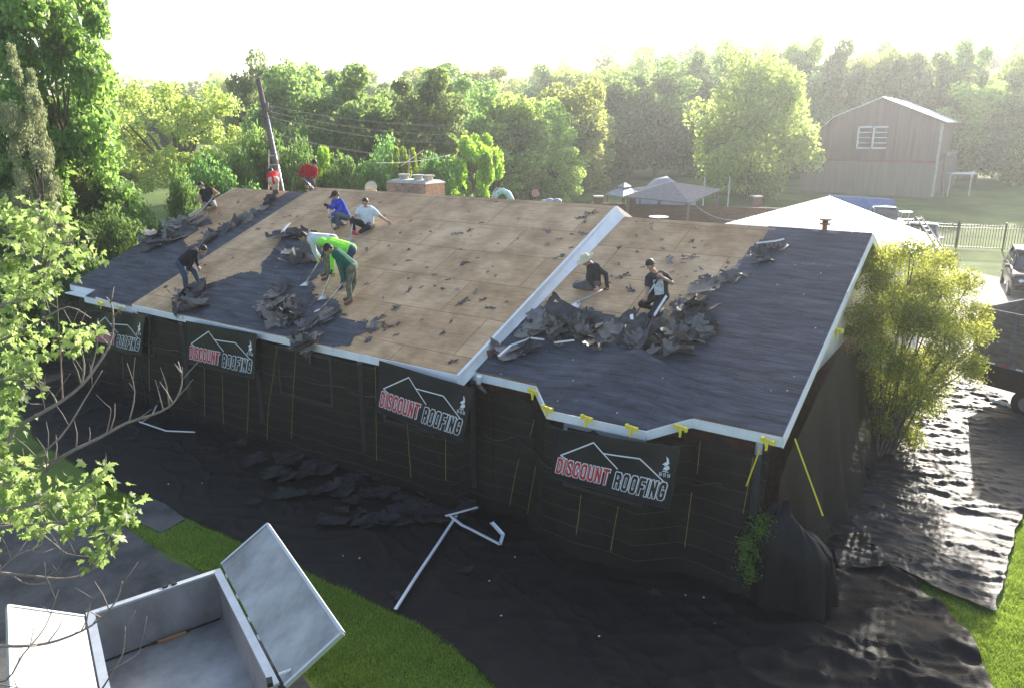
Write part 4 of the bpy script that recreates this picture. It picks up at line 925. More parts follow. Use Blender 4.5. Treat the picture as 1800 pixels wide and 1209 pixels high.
# 3 dark red, standing behind the ridge
F3 = Fig(at(545, 336, 24.0), ''); J = F3.J
j = dict(head=J(551.5, 288, -.06), neck=J(548, 294, 0), shl=J(534.5, 294, .02), shr=J(554, 296, .03), ell=J(527, 304, .02), elr=J(556, 306, -.02), wrl=J(531, 312, -.12), wrr=J(553, 314, -.12),
  hpl=J(539, 311, .08), hpr=J(547, 311, .1), knl=J(540, 323, .05), knr=J(550, 323, .03), anl=J(540, 335, .05), anr=J(547, 334, .05), tol=J(539, 337, -.04), tor=J(548, 336, -.05))
person(j['anl'], 'man in a dark red shirt and grey shorts standing behind the ridge', j, (.35, -.6, -.75), redc, cloth('grey_shorts', (.13, .12, .13)), 'long', 'short', holds=(N_((.6, -.2, -.5)), N_((.6, -.2, -.5))))
tool(J(530, 310, -.14), J(551, 332, -.3), J(553, 335, -.35), 'shovel held by the standing man in the dark red shirt')
# 4 blue shirt
F4, j, b = mk('mid', (596, 402), dict(head=(589.5, 344, -.05), neck=(593.5, 351, 0), shl=(587, 356, -.02), shr=(600, 356, .02), ell=(584, 366, -.2), elr=(596, 369, -.12), wrl=(576.5, 362.5, -.28), wrr=(583, 379, -.3),
  hpl=(604, 379, .18), hpr=(609, 381, .12), knl=(584, 388, -.12), knr=(591, 377, -.22), anl=(604, 395, .15), anr=(594, 398, -.12), tol=(610, 397, .22), tor=(588, 402, -.2)), '', None)
person(b, 'man in a blue shirt and brown cap kneeling on one knee near the ridge', j, (-.65, -.55, -.5), bluec, jeans, hairstyle='cap', hatmat=capbrown, shoe=(.14, .07, .04), boot=.1, gloves=[('l', glove_b)], holds=(N_((.2, .1, 1)), N_((.2, .1, 1))))
tool(F4.J(574.5, 360, -.3), rp(587, 412, 'mid', .03), rp(589, 420, 'mid', 0), 'shovel held by the man in the blue shirt')
# 5 white tee sitting
def ex5(root, g, L, B):
    pass
F5, j, b = mk('mid', (640, 406), dict(head=(642.5, 357, -.02), neck=(644.5, 366, 0), shl=(633, 369, 0), shr=(655, 369, .03), ell=(625, 379, -.1), elr=(669, 381, .08), wrl=(621, 384, -.24), wrr=(682, 390, .05),
  hpl=(640, 395, .05), hpr=(650, 396, .08), knl=(619, 388, -.3), knr=(648, 399, -.42), anl=(622, 404, -.3), anr=(632, 409, -.36), tol=(620, 410, -.38), tor=(625, 412, -.44)), '', None)
person(b, 'man in a white t-shirt sitting on the deck leaning on one arm', j, (-.1, -.85, -.25), whitec, navy, 'short', 'long', shoe=(.5, .03, .05), boot=.05)
tool(F5.J(620, 381, -.3), rp(618, 424, 'mid', .03), rp(617, 432, 'mid', 0), 'upright shovel held by the sitting man in the white t-shirt')
# 6 pale hoodie
F6, j, b = mk('mid', (574, 491), dict(head=(533, 417, .02), neck=(541, 416, .04), shl=(547, 415, .12), shr=(548, 424, -.1), ell=(553, 440, .1), elr=(553, 443, -.12), wrl=(562, 452, 0), wrr=(558, 455, -.1),
  hpl=(585, 420, .14), hpr=(584, 424, -.04), knl=(575, 450, .12), knr=(578, 452, -.06), anl=(573, 479, .12), anr=(576, 486, -.05), tol=(566, 484, .08), tor=(567, 491, -.1)), '', None)
person(b, 'man in a pale hooded jacket bending forward at the back of the three', j, (-.55, -.2, -.8), palec, camo, shoe=(.13, .06, .035), boot=.12, gloves=[('l', glove_y), ('r', glove_y)], holds=(N_((.4, .2, .6)), N_((.4, .2, .6))))
tool(F6.J(569, 446, -.05), rp(541, 498, 'mid', .04), rp(534, 505, 'mid', .0), 'shovel reaching down left from the man in the pale jacket')
# 7 lime
F7, j, b = mk('mid', (600, 507), dict(head=(567, 429, .02), neck=(574, 427, .04), shl=(582, 424, .14), shr=(583, 431, -.08), ell=(593, 452, .12), elr=(584, 456, -.1), wrl=(599, 478, .0), wrr=(584.5, 479, -.14),
  hpl=(617, 435, .14), hpr=(617, 441, -.02), knl=(611, 470, .12), knr=(606, 472, -.06), anl=(612, 500, .14), anr=(602, 501, -.05), tol=(604, 503, .08), tor=(595, 507, -.12)), '', None)
person(b, 'person in a lime green shirt and hood bending between two other men', j, (-.5, -.25, -.8), lime, djeans, hairstyle='hood', hatmat=lime, shoe=(.06, .045, .035), boot=.12, gloves=[('l', glove_y)], holds=(N_((.3, .2, .7)), N_((.3, .2, .7))))
tool(F7.J(583.5, 474, -.18), rp(569, 522, 'mid', .04), rp(566, 530, 'mid', 0), 'shovel held by the person in the lime green shirt')
# 8 dark green
F8, j, b = mk('mid', (615, 531), dict(head=(577.5, 438, 0), neck=(585, 441, .03), shl=(591, 442, .14), shr=(592, 449, -.08), ell=(602, 467, .14), elr=(598, 470, -.12), wrl=(609, 492, .05), wrr=(604, 495, -.14),
  hpl=(619, 466, .13), hpr=(617, 471, -.03), knl=(622, 495, .13), knr=(612, 498, -.06), anl=(613, 522, .12), anr=(616, 527, -.06), tol=(606, 526, .05), tor=(607, 534, -.14)), '', None)
person(b, 'man in a dark green shirt, dark cap and camouflage trousers bending over a shovel', j, (-.55, -.3, -.75), dgreen, camo, hairstyle='cap', hatmat=darkcap, shoe=(.13, .07, .04), boot=.14, holds=(N_((.5, .2, .6)), N_((.5, .2, .6))))
tool(F8.J(609, 489, -.05), rp(569, 545, 'mid', .04), rp(560, 550, 'mid', 0), 'shovel held by the man in the dark green shirt')
# 9 black hoodie
F9, j, b = mk('mid', (338, 511), dict(head=(356.5, 440, -.05), neck=(348, 440, 0), shl=(341, 440, .14), shr=(340, 447, -.1), ell=(346, 460, .14), elr=(336, 463, -.1), wrl=(350, 470, -.05), wrr=(331.5, 475, -.1),
  hpl=(320, 461, .12), hpr=(317, 464, -.05), knl=(342, 477, .12), knr=(325, 487, -.12), anl=(349.5, 497, .1), anr=(327.5, 511, -.05), tol=(357, 499, .06), tor=(333, 516, -.12)), '', None)
person(b, 'man in a black hoodie and jeans bending down above the left eave', j, (.6, -.3, -.7), blackc, djeans, shoe=(.25, .13, .08), boot=.06)
# 10 straw hat
F10, j, b = mk('right', (1030, 508), dict(head=(1030, 458, -.05), neck=(1040, 465, 0), shl=(1038, 472, -.04), shr=(1049, 470, .02), ell=(1034, 488, -.25), elr=(1065, 482, -.05), wrl=(1045, 505, -.3), wrr=(1067, 500, -.14),
  hpl=(1043, 498, -.05), hpr=(1048, 497, .1), knl=(1012, 502, -.14), knr=(1016, 498, .08), anl=(1040, 508, -.08), anr=(1046, 507, .12), tol=(1048, 510, -.06), tor=(1053, 508, .15)), '', None)
def ex10(root, g, L, B): pass
person(b, 'man in a wide straw hat and charcoal shirt kneeling beside the white rake board', j, (-.65, -.45, -.5), charc, greyw, hairstyle='straw', hatmat=M['straw'], gloves=[('r', glove_b)], holds=(N_((.5, .2, .4)), N_((.5, .2, .4))))
tool(F10.J(1069, 505, -.16), rp(1017, 535, 'right', .05), rp(1008, 545, 'right', .02), 'shovel held by the man in the straw hat', .22)
# 11 black tee
def ex11(root, g, L, B):
    ch_ = (g('shl')+g('shr'))/2; pl_ = (g('hpl')+g('hpr'))/2; x = (g('shr')-g('shl')).normalized(); dn = (pl_-ch_).normalized(); n = x.cross(dn); n = n if n.dot(-V) > 0 else -n
    c = ch_.lerp(pl_, .45)-x*.03; mb = MB(); nn = 8
    vs_ = []
    for a in range(nn+1):
        for b_ in range(nn+1):
            s_ = a/nn-.5; t_ = b_/nn-.5; q = c+x*.20*s_+dn*.30*t_; vs_.append(q+n*(.150-.12*s_*s_))
    mb.add(vs_, [(a*(nn+1)+b_, (a+1)*(nn+1)+b_, (a+1)*(nn+1)+b_+1, a*(nn+1)+b_+1) for a in range(nn) for b_ in range(nn)]); mb.build('shirt_print', mat('shirt_print', (.45, .48, .52), .7, 0, .45, 14), root, True)
    st = MB()
    for a, b_ in (('hpr', 'knr'), ):
        p0, p1 = g(a), g(b_); o_ = Vector((.55, -.75, .35)).normalized(); st.beam(p0.lerp(p1, .05)+o_*.100, p1+o_*.070, .05, .012, up=o_)
    st.build('trouser_stripe', M['bwhite'], root)
F11, j, b = mk('right', (1146, 548), dict(head=(1143.5, 467, -.04), neck=(1150, 480, 0), shl=(1141, 489, -.02), shr=(1168, 485, .04), ell=(1138, 507, -.08), elr=(1181, 498, -.04), wrl=(1136, 522, -.25), wrr=(1164, 488, -.16),
  hpl=(1152, 519, .04), hpr=(1166, 520, .02), knl=(1128, 535, -.2), knr=(1145, 556, -.5), anl=(1148, 541, .12), anr=(1166, 546, -.02), tol=(1155, 541, .2), tor=(1170, 549, .05)), '', None)
person(b, 'young man in a black printed t-shirt and striped track trousers kneeling above the heap', j, (-.35, -.7, -.6), tee, track, 'short', 'long', holds=(N_((.3, 0, .8)), N_((.3, 0, .8))), extra=ex11)
tool(F11.J(1157, 490, -.22), rp(1118, 556, 'right', .05), rp(1106, 566, 'right', .02), 'shovel held by the young man in the black printed t-shirt', .24)
# 12 straw hat behind ridge
F12 = Fig(at(653, 345, 23.6), ''); J = F12.J
j = dict(head=J(652.5, 331, 0), neck=J(653, 337, 0), shl=J(645, 340, 0), shr=J(661, 340, 0), ell=J(641, 352, -.1), elr=J(665, 352, -.1), wrl=J(645, 360, -.25), wrr=J(660, 360, -.25),
  hpl=J(649, 367, 0), hpr=J(658, 367, 0), knl=J(647, 372, -.35), knr=J(660, 372, -.35), anl=J(647, 385, -.1), anr=J(660, 385, -.1), tol=J(647, 387, -.2), tor=J(660, 387, -.2))
person(j['anl'], 'worker in a straw hat and white shirt mostly hidden behind the ridge by the chimney', j, (0, -.3, -.7), cloth('white_work_shirt', (.7, .68, .64)), greyw, 'long', 'long', hairstyle='straw', hatmat=M['straw'])

# ------------------------------------------------------------------ trailer with open lids
TR = empty('utility_trailer', tuple(P(300, 1180, 0)), 0, 'aluminium box trailer with both lids standing open on the driveway', 'trailer')
A = P(385, 1003, 1.3); Bq = P(155, 1080, 1.3)
C_ = P(490, 1209, 1.3); ld = (C_-A); ld.z = 0; ld.normalize(); wdv = (Bq-A); wdv.z = 0; ww = wdv.length
LEN = 2.6
def tpt(s, t, z): q = A+wdv*s+ld*t; return Vector((q.x, q.y, z))
zf, zt = .62, 1.3; e = .035
mb = MB()
def tbox(s0, s1, t0, t1, z0, z1): return ([tpt(s0, t0, z0), tpt(s1, t0, z0), tpt(s1, t1, z0), tpt(s0, t1, z0)], [tpt(s0, t0, z1), tpt(s1, t0, z1), tpt(s1, t1, z1), tpt(s0, t1, z1)])
es = e/ww
MB().hexa(*tbox(0, 1, 0, LEN, zf-.04, zf)).build('floor', M['alu'], TR)
MB().hexa(*tbox(0, 1, 0, e, zf+.001, zt)).build('side_panel', M['alu'], TR)
MB().hexa(*tbox(0, 1, LEN-e, LEN, zf+.001, zt)).build('side_panel', M['alu'], TR)
MB().hexa(*tbox(0, es, e+.001, LEN-e-.001, zf+.001, zt)).build('side_panel', M['alu'], TR)
MB().hexa(*tbox(1-es, 1, e+.001, LEN-e-.001, zf+.001, zt)).build('side_panel', M['alu'], TR)
rim = MB(); rim.hexa(*tbox(-.015, 1.015, -.02, .055, zt+.002, zt+.03)); rim.hexa(*tbox(-.015, .045, .057, LEN, zt+.002, zt+.03)); rim.hexa(*tbox(.955, 1.015, .057, LEN, zt+.002, zt+.03)); rim.build('rim', M['alubright'], TR)
def lid(h0, h1, o1, o0, name):
    n = (h1-h0).cross(o0-h0).normalized()
    if n.z < 0: n = -n
    r_ = MB().slab([h0, h1, o1, o0], tuple(n), .025).build(name, M['alu'], TR)
    fr = MB()
    for a, b in ((h0, o0), (o0, o1), (o1, h1)): fr.beam(a-n*.012, b-n*.012, .035, .05, up=tuple(n))
    fr.build('lid_edge', M['alubright'], r_)
    return r_
hr0 = P(389, 991, 1.34); hr1 = hr0+ld*LEN*.80
o0 = P(470, 920, 1.80); o1 = o0+ld*(P(598, 1112, 1.80)-o0).dot(ld); hr1 = hr0+ld*(o1-o0).length
L1 = lid(hr0, hr1, o1, o0, 'lid')
hl0 = tpt(1.03, .05, 1.33); hl1 = tpt(1.03, LEN, 1.33); ol0 = P(15, 1064, 1.80); ol1 = ol0+ld*LEN
L2 = lid(hl0, hl1, ol1, ol0, 'lid')
for t in (.25, .8, 1.35, 1.75):
    MB().tube([hr0+ld*t-Vector((0, 0, .02)), hr0+ld*(t+.1)-Vector((0, 0, .02))], .014).build('hinge', M['steel'], TR)
for s in (.36, .43): MB().tube([tpt(s, -.01, zt+.03), tpt(s, -.01, zt+.05)], .04).build('knob', M['black'], TR)
pk = P(503, 1184, 1.36); MB().beam(P(490, 1184, 1.40), P(512, 1176, 1.42), .02, .02).build('latch', M['whitemetal'], TR)
MB().box(P(474, 1198, 1.36), (.06, .10, .05), .4).build('latch', M['black'], TR)
# axle, wheels, tongue
MB().tube([tpt(-.12, LEN*.55, .33), tpt(1.12, LEN*.55, .33)], .03).build('axle', M['black'], TR)
for s in (-.13, 1.13):
    wh = MB().tube([tpt(s-.06, LEN*.55, .34), tpt(s+.06, LEN*.55, .34)], .31, 24).build('wheel', M['black'], TR)
    MB().tube([tpt(s-.07, LEN*.55, .34), tpt(s+.07, LEN*.55, .34)], .17, 16).build('rim', M['steel'], wh)
fr_ = MB(); fr_.beam(tpt(.05, 0, zf-.09), tpt(.05, LEN, zf-.09), .06, .09); fr_.beam(tpt(.95, 0, zf-.09), tpt(.95, LEN, zf-.09), .06, .09); fr_.beam(tpt(.5, LEN, zf-.12), tpt(.5, LEN+1.0, zf-.16), .07, .08)
fr_.build('frame', M['black'], TR)
gr = MB().hexa(*tbox(.04, .96, e+.001, e+.02, zf+.002, zf+.014)); gr.hexa(*tbox(.30, .60, e+.02, e+.035, zf+.003, zf+.03)); gr.build('grime', M['grime'], TR)
MB().beam(tpt(.33, e+.05, zf+.02), tpt(.55, e+.04, zf+.02), .03, .03).build('wood_scrap', mat('scrap_wood', (.4, .22, .1), .9), TR)

# ------------------------------------------------------------------ trees
def crown_mesh(name, seed, n_clump, leaves, R_, H_, leaf, m, base=.25, clr=(.5, .9), flat=1.0, droop=0, shape=None, openness=0):
    rs = np.random.RandomState(seed); vs_ = []; cl = []
    tries = 0
    while len(cl) < n_clump and tries < 9999:
        tries += 1
        p = rs.normal(size=3); p /= np.linalg.norm(p); r = rs.uniform(.35, 1.0)**.6
        lob = 1+.16*math.sin(3*math.atan2(p[1], p[0])+seed)+.12*math.sin(5*p[2]+seed*1.7+3*p[0])
        c = p*r*np.array([R_, R_, H_*(1-base)/2])*lob; c[2] = c[2]*flat+H_*(base+(1-base)/2)
        if shape and not shape(c/np.array([R_, R_, H_])): continue
        cl.append((c, rs.uniform(*clr)*R_*.36))
    Cs = np.array([c for c, _ in cl]); Rs = np.array([r for _, r in cl]); N = n_clump*leaves
    k = np.repeat(np.arange(len(cl)), leaves); d = rs.normal(size=(len(k), 3)); d /= np.linalg.norm(d, axis=1)[:, None]
    rr = rs.uniform(.25, 1.08, len(k))**.55; pos = Cs[k]+d*(rr*Rs[k])[:, None]*np.array([1, 1, .75]); pos[:, 2] -= droop*rs.uniform(0, 1, len(k))*rr
    nrm = d*.5+rs.normal(size=d.shape)*.75+np.array([0, 0, .35]); nrm /= np.linalg.norm(nrm, axis=1)[:, None]
    a = np.cross(nrm, rs.normal(size=d.shape)); a /= np.linalg.norm(a, axis=1)[:, None]; b = np.cross(nrm, a)
    s = leaf*rs.uniform(.55, 1.25, len(k))[:, None]
    q = np.stack([pos-a*s, pos-b*s*.55, pos+a*s, pos+b*s*.55], 1).reshape(-1, 3)
    F = np.arange(len(q)).reshape(-1, 4)
    me_o = npmesh(name, q, F, m, local=True); me = me_o.data; bpy.data.objects.remove(me_o)
    return me, Cs
def trunk_mesh(name, seed, H_, Cs, r0, m, hb=.3, nl=14):
    r = random.Random(seed); mb = MB(); top = H_*.8; lean = Vector((r.uniform(-.04, .04), r.uniform(-.04, .04), 0))*H_
    spine = [Vector((0, 0, -.4)), Vector((0, 0, H_*hb*.5)), lean*.3+Vector((0, 0, H_*hb)), lean*.7+Vector((r.uniform(-.2, .2), r.uniform(-.2, .2), H_*.55)), lean+Vector((0, 0, top))]
    mb.tube(spine, [r0*1.25, r0, r0*.85, r0*.5, r0*.12], 8)
    for i in range(min(nl, len(Cs))):
        c = Vector(Cs[r.randrange(len(Cs))]); t = r.uniform(.35, .85); z = H_*(hb*.8+(top/H_-hb)*t*.6); st = Vector((lean.x*t*.6, lean.y*t*.6, z))
        if c.z < z: c = Vector((c.x, c.y, z+abs(c.z-z)*.3))
        mb.tube([st, st.lerp(c, .5)+Vector((0, 0, r.uniform(0, .06)*H_)), c], [r0*.42, r0*.26, r0*.06], 6)
    o = mb.build(name, m, local=True); me = o.data; bpy.data.objects.remove(o); return me
TK = {}
def kind(k, *, seed, R_, H_, n, lv, leaf, m, **kw):
    bk = kw.pop('bark', M['bark']); hb = kw.pop('hb', .3); r0 = kw.pop('r0', .18)
    me, Cs = crown_mesh(k+'_crown', seed, n, lv, R_, H_, leaf, m, **kw); TK[k] = (me, trunk_mesh(k+'_trunk', seed, H_, Cs, r0, bk, hb), R_, H_)
for i in range(4): kind('mid%d' % i, seed=11+i, R_=4.2, H_=11, n=60, lv=330, leaf=.24, m=LF['mid'], base=.04, clr=(.6, 1.1))
for i in range(3): kind('palet%d' % i, seed=31+i, R_=4.2, H_=11, n=60, lv=320, leaf=.23, m=LF['pale'], base=.04, clr=(.6, 1.1))
for i in range(2): kind('dark%d' % i, seed=41+i, R_=3.2, H_=6, n=50, lv=330, leaf=.13, m=LF['dark'], base=.02, clr=(.6, 1.1))
kind('open', seed=52, R_=4.6, H_=8.6, n=95, lv=190, leaf=.11, m=LF['pale'], base=.26, clr=(.25, .5), r0=.28, hb=.25)
kind('slim', seed=58, R_=2.6, H_=8, n=60, lv=150, leaf=.09, m=LF['pale'], base=.48, clr=(.3, .6), r0=.16, hb=.5)
kind('tall', seed=63, R_=3.6, H_=17, n=120, lv=380, leaf=.19, m=LF['lime2'] if 'lime2' in LF else leafmat('leaf_bright', (.08, .15, .02), (.28, .42, .10)), base=.0, clr=(.5, 1.0), droop=.5)
kind('pine', seed=64, R_=2.6, H_=15, n=90, lv=420, leaf=.09, m=LF['pine'], base=.0, clr=(.4, .75), droop=.6)
kind('weep', seed=75, R_=5.2, H_=13, n=80, lv=360, leaf=.22, m=LF['pale'], base=.02, clr=(.6, 1.05), droop=1.2)
kind('bushl', seed=86, R_=2.2, H_=4.2, n=44, lv=260, leaf=.11, m=leafmat('leaf_yellowgreen', (.12, .18, .03), (.38, .52, .06)), base=.02, clr=(.4, .8))
kind('bare', seed=97, R_=3.6, H_=13, n=60, lv=70, leaf=.16, m=LF['brown'], base=.2, clr=(.3, .6))
def tree(k, px, ytop, d, halfpx=None, label=None, group=None, name='tree', zg=None, rot=None):
    me, tk, R_, H_ = TK[k]; top = at(px, ytop, d); g_ = gz(top.x, top.y) if zg is None else zg
    h = top.z-g_; sz = h/H_; sx = (halfpx/CF*d/R_) if halfpx else sz*rng.uniform(.9, 1.15)
    root = empty(name, (top.x, top.y, g_), rng.uniform(0, 6.28) if rot is None else rot, label, 'bush' if name == 'bush' else 'tree', group); root.scale = (sx, sx, sz)
    for nm, m_ in (('crown', me), ('trunk', tk)):
        o = bpy.data.objects.new(nm, m_); col.objects.link(o); o.parent = root
    return root
# salient trees, named one by one
tree('tall', 50, -150, 27, 104, 'tall leafy tree filling the upper left corner'); tree('tall', 92, 175, 27, 52, 'leafy tree beside the left lawn, lower than the tall one behind it', rot=2)
tree('tall', 10, 230, 25, 60, 'low leafy tree at the left frame edge below the greyish pine', rot=1.)
tree('pine', 22, 60, 23.5, 48, 'greyish feathery pine at the left frame edge')
tree('open', 292, 132, 47, 135, 'broad pale tree with open branches behind the left end of the roof'); tree('slim', 192, 205, 46, 55, 'slim pale tree with a bare brown trunk on the left lawn')
tree('bare', 165, 148, 85, 45, 'brownish bare tree on the skyline at the left')
tree('mid0', 500, 108, 60, 75, 'tall green tree just right of the leaning pole'); tree('mid1', 620, 128, 52, 88, 'large green tree standing behind the man in dark red'); tree('mid2', 440, 118, 68, 50, 'mid green tree behind the leaning pole')
tree('mid3', 740, 150, 50, 80, 'leafy tree above the chimney'); tree('palet0', 905, 178, 60, 82, 'bright yellow green tree left of the pool fence'); tree('palet1', 975, 235, 60, 45, 'smaller bright tree leaning toward the pool fence', rot=1)
tree('bushl', 828, 240, 42, 62, 'rounded pale green tree directly right of the chimney', name='tree'); tree('bushl', 715, 262, 38, 30, 'small yellow green sapling just behind the chimney'); tree('bushl', 570, 262, 36, 36, 'pale leafy sapling right of the man in dark red', name='tree')
tree('weep', 1335, 95, 66, 92, 'huge drooping tree left of the barn'); tree('mid2', 1160, 125, 82, 80, 'large tree at the left edge of the shaded back lawn', rot=3); tree('mid0', 1070, 140, 80, 70, 'tree standing behind the power lines near the back lawn', rot=5)
for i, (px, yt, d, hp, lb) in enumerate([(235, 350, 27.5, 62, 'dark bush at the left end of the hedge behind the roof'), (318, 300, 29, 50, 'dark green bush in the hedge above the far left gable'), (370, 262, 31, 62, 'dense dark bush left of the man in the tank top'), (430, 232, 33, 60, 'dense dark bush below the broad pale tree'), (500, 230, 34, 55, 'dark bush behind the bent person in red'), (185, 372, 25, 60, 'dark bush beside the far left eave'), (590, 268, 36, 60, 'dark bush behind the sitting man and the ridge'), (670, 250, 38, 60, 'dark bush left of the chimney'), (765, 265, 39, 50, 'dark bush right of the chimney'), (130, 440, 23, 45, 'low dark bush below the left lawn behind the maple leaves')]):
    tree('dark%d' % (i % 2), px, yt, d, hp, lb, 'dark bushes behind the house', name='bush')
# forest rows
OR = 'first second third fourth fifth sixth seventh eighth ninth tenth eleventh twelfth thirteenth fourteenth fifteenth'.split()
def ordw(i, n):
    return 'leafy tree, %s from the left' % OR[i] if i < (n+1)//2 else 'leafy tree, %s from the right' % OR[n-1-i]
gf = 'forest trees behind the yard'
row = [(690, 160, 64), (800, 140, 66), (860, 160, 60), (1000, 150, 66), (560, 140, 70), (1110, 125, 88), (1230, 100, 88), (1290, 100, 95), (1420, 85, 92), (1480, 80, 88), (1540, 95, 86), (1600, 90, 84), (1660, 105, 82), (1720, 88, 84), (1780, 98, 82), (1850, 90, 84), (1440, 150, 84), (1740, 150, 76), (1800, 160, 74), (1690, 150, 80), (1560, 130, 90), (935, 200, 62), (1020, 190, 72)]
for i, (px, yt, d) in enumerate(row):
    tree(rng.choice(['mid0', 'mid1', 'mid2', 'mid3', 'palet0', 'palet1', 'palet2']), px, yt+rng.uniform(-6, 6), d, rng.uniform(55, 75)*75/d, ordw(sorted(q[0] for q in row).index(px), len(row))+' in the near row of the wood', gf)
for i in range(26):
    px = -60+i*78+rng.uniform(-25, 25); yt = np.interp(px, [0, 400, 750, 900, 1100, 1300, 1800], [165, 150, 140, 138, 112, 92, 85])+rng.uniform(-10, 12)
    tree(rng.choice(['mid0', 'mid1', 'mid3', 'palet0', 'palet2', 'bare' if px > 1300 else 'palet1']), px, yt, rng.uniform(100, 125), rng.uniform(48, 66), ordw(i, 26)+' in the middle row of the wood', 'middle row of the wood')
for i in range(30):
    px = -80+i*68+rng.uniform(-20, 20); yt = np.interp(px, [0, 300, 750, 900, 1100, 1300, 1500, 1800], [155, 150, 122, 128, 100, 78, 80, 78])+rng.uniform(-6, 8)
    tree(rng.choice(['mid0', 'mid2', 'palet1', 'mid3', 'bare' if px > 1200 else 'mid1']), px, yt, rng.uniform(165, 210), rng.uniform(40, 55), ordw(i, 30)+' on the skyline of the far wood', 'far skyline trees')

# ------------------------------------------------------------------ crape myrtle on the right
def shrub(name, base, clusters, m, label, leaf, lv, stems, seed, cat):
    rs = np.random.RandomState(seed); root = empty(name, tuple(base), 0, label, cat); Q = []
    for (c, r, k) in clusters:
        n_ = int(lv*k); d = rs.normal(size=(n_, 3)); d /= np.linalg.norm(d, axis=1)[:, None]; rr = rs.uniform(.0, 1.0, n_)**.5
        # leaf sprays: group along short twigs
        tw = rs.normal(size=(max(n_//14, 1), 3)); tw /= np.linalg.norm(tw, axis=1)[:, None]; tw[:, 2] = np.abs(tw[:, 2])*1.3-.25
        ti = rs.randint(0, len(tw), n_); org = np.array(c)+tw[ti]*r*.55*np.array([1, 1, 1.1]); pos = org+tw[ti]*(rs.uniform(0, .6, n_)*r)[:, None]+rs.normal(size=(n_, 3))*.035*np.array([1, 1, 1])+d*(rr*r*.32)[:, None]
        Q.append(pos)
    pos = np.concatenate(Q); n_ = len(pos); nrm = rs.normal(size=(n_, 3)); nrm /= np.linalg.norm(nrm, axis=1)[:, None]; a = np.cross(nrm, rs.normal(size=(n_, 3))); a /= np.linalg.norm(a, axis=1)[:, None]; b = np.cross(nrm, a)
    s = leaf*rs.uniform(.5, 1.3, n_)[:, None]; q = np.stack([pos-a*s, pos-b*s*.5, pos+a*s, pos+b*s*.5], 1).reshape(-1, 3)
    npmesh('foliage', q, np.arange(len(q)).reshape(-1, 4), m, root)
    st = MB(); r = random.Random(seed)
    for i in range(stems):
        c, rad, _ = r.choice(clusters); c = Vector(c); s0 = Vector(base)+Vector((r.uniform(-.22, .22), r.uniform(-.2, .2), -.05)); md = s0.lerp(c, .5); md = Vector(((md.x*.6+s0.x*.4), (md.y*.6+s0.y*.4), md.z))+Vector((r.uniform(-.08, .08), r.uniform(-.08, .08), 0))
        st.tube([s0, md, c, c+Vector((r.uniform(-.2, .2), r.uniform(-.2, .2), rad*.9))], [.028, .02, .01, .003], 5)
    st.build('stems', M['rust'] if False else M['bark'], root); return root
cb = P(1548, 800, 0); dcr = cb.y
cls = []
rcr = random.Random(4)
prof = [(480, 1545, 1660, .6), (520, 1520, 1690, 1), (560, 1525, 1695, 1.1), (600, 1515, 1700, 1.1), (640, 1515, 1690, 1), (680, 1520, 1640, .9), (720, 1530, 1615, .8), (760, 1532, 1600, .6)]
for y, x0, x1, k in prof:
    nn = 8 if x1-x0 > 120 else 6
    for i in range(nn):
        x = x0+(x1-x0)*(i+.5)/nn+rcr.uniform(-8, 8); p = at(x, y+rcr.uniform(-24, 24), dcr+rcr.uniform(-.75, .75)); cls.append((tuple(p), rcr.uniform(.34, .50), k))
for x, y in ((1560, 455), (1600, 445), (1655, 462), (1705, 500), (1720, 555), (1725, 590), (1715, 645), (1540, 470), (1700, 655), (1510, 560), (1500, 590), (1640, 720), (1535, 700), (1560, 720), (1590, 735), (1615, 700), (1545, 750), (1575, 765), (1600, 770), (1530, 735), (1600, 640), (1570, 660), (1640, 670)):
    cls.append((tuple(at(x, y, dcr+rcr.uniform(-.5, .5))), .26, .6))
shrub('bushy_tree', cb, cls, LF['crape'], 'bushy yellow green crape myrtle with many stems at the right end of the house', .027, 1500, 34, 9, 'tree')
# green shrub by the heap
gb = P(1332, 1042); cls = [(tuple(at(1335+rcr.uniform(-22, 22), y, gb.y-.12+rcr.uniform(-.12, .10))), .17, 1) for y in (925, 940, 955, 970, 985, 1000, 1010) for _ in range(3)]
shrub('shrub', gb, cls, leafmat('leaf_shrub', (.10, .18, .03), (.25, .42, .05)), 'small green shrub poking out beside the bundle of netting at the front corner', .022, 330, 10, 10, 'shrub')
ps = MB()
for _ in range(120):
    x, y = rcr.gauss(1395, 9), rcr.gauss(1052, 9); p = P(x, y, .05); ps.tube([p, p+Vector((rcr.uniform(-.08, .08), rcr.uniform(-.08, .08), rcr.uniform(.02, .12)))], .003, 3)
tag(ps.build('pine_straw', M['dirt']), 'small tuft of rusty dry needles on the tarp below the netting bundle', 'dry needles', kind='stuff')

# ------------------------------------------------------------------ near maple branches at the left
MT = empty('maple_tree', (-4.9, 4.0, 0), 0, 'maple with bright lime leaves and grey twigs reaching in from the left', 'tree')
tk = MB(); TC = [Vector((-4.9, 4.0, -.2)), Vector((-4.85, 4.0, 2.2)), Vector((-4.8, 4.05, 4.2)), Vector((-4.9, 4.1, 6.5)), Vector((-4.8, 4.0, 9))]
tk.tube(TC, [.24, .2, .17, .12, .06], 12)
MD = 4.2
def L3(pts, d0, d1): return [at(x, y, d0+(d1-d0)*i/max(len(pts)-1, 1)) for i, (x, y) in enumerate(pts)]
twigs = MB(); tips = []
def smooth_pts(p):
    out = [p[0]]
    for a, b, c, d in zip([p[0]]+p[:-2], p[:-1], p[1:], p[2:]+[p[-1]]):
        for t in (.33, .66, 1.0):
            t2, t3 = t*t, t*t*t; out.append(.5*((2*b)+(-a+c)*t+(2*a-5*b+4*c-d)*t2+(-a+3*b-3*c+d)*t3))
    return out
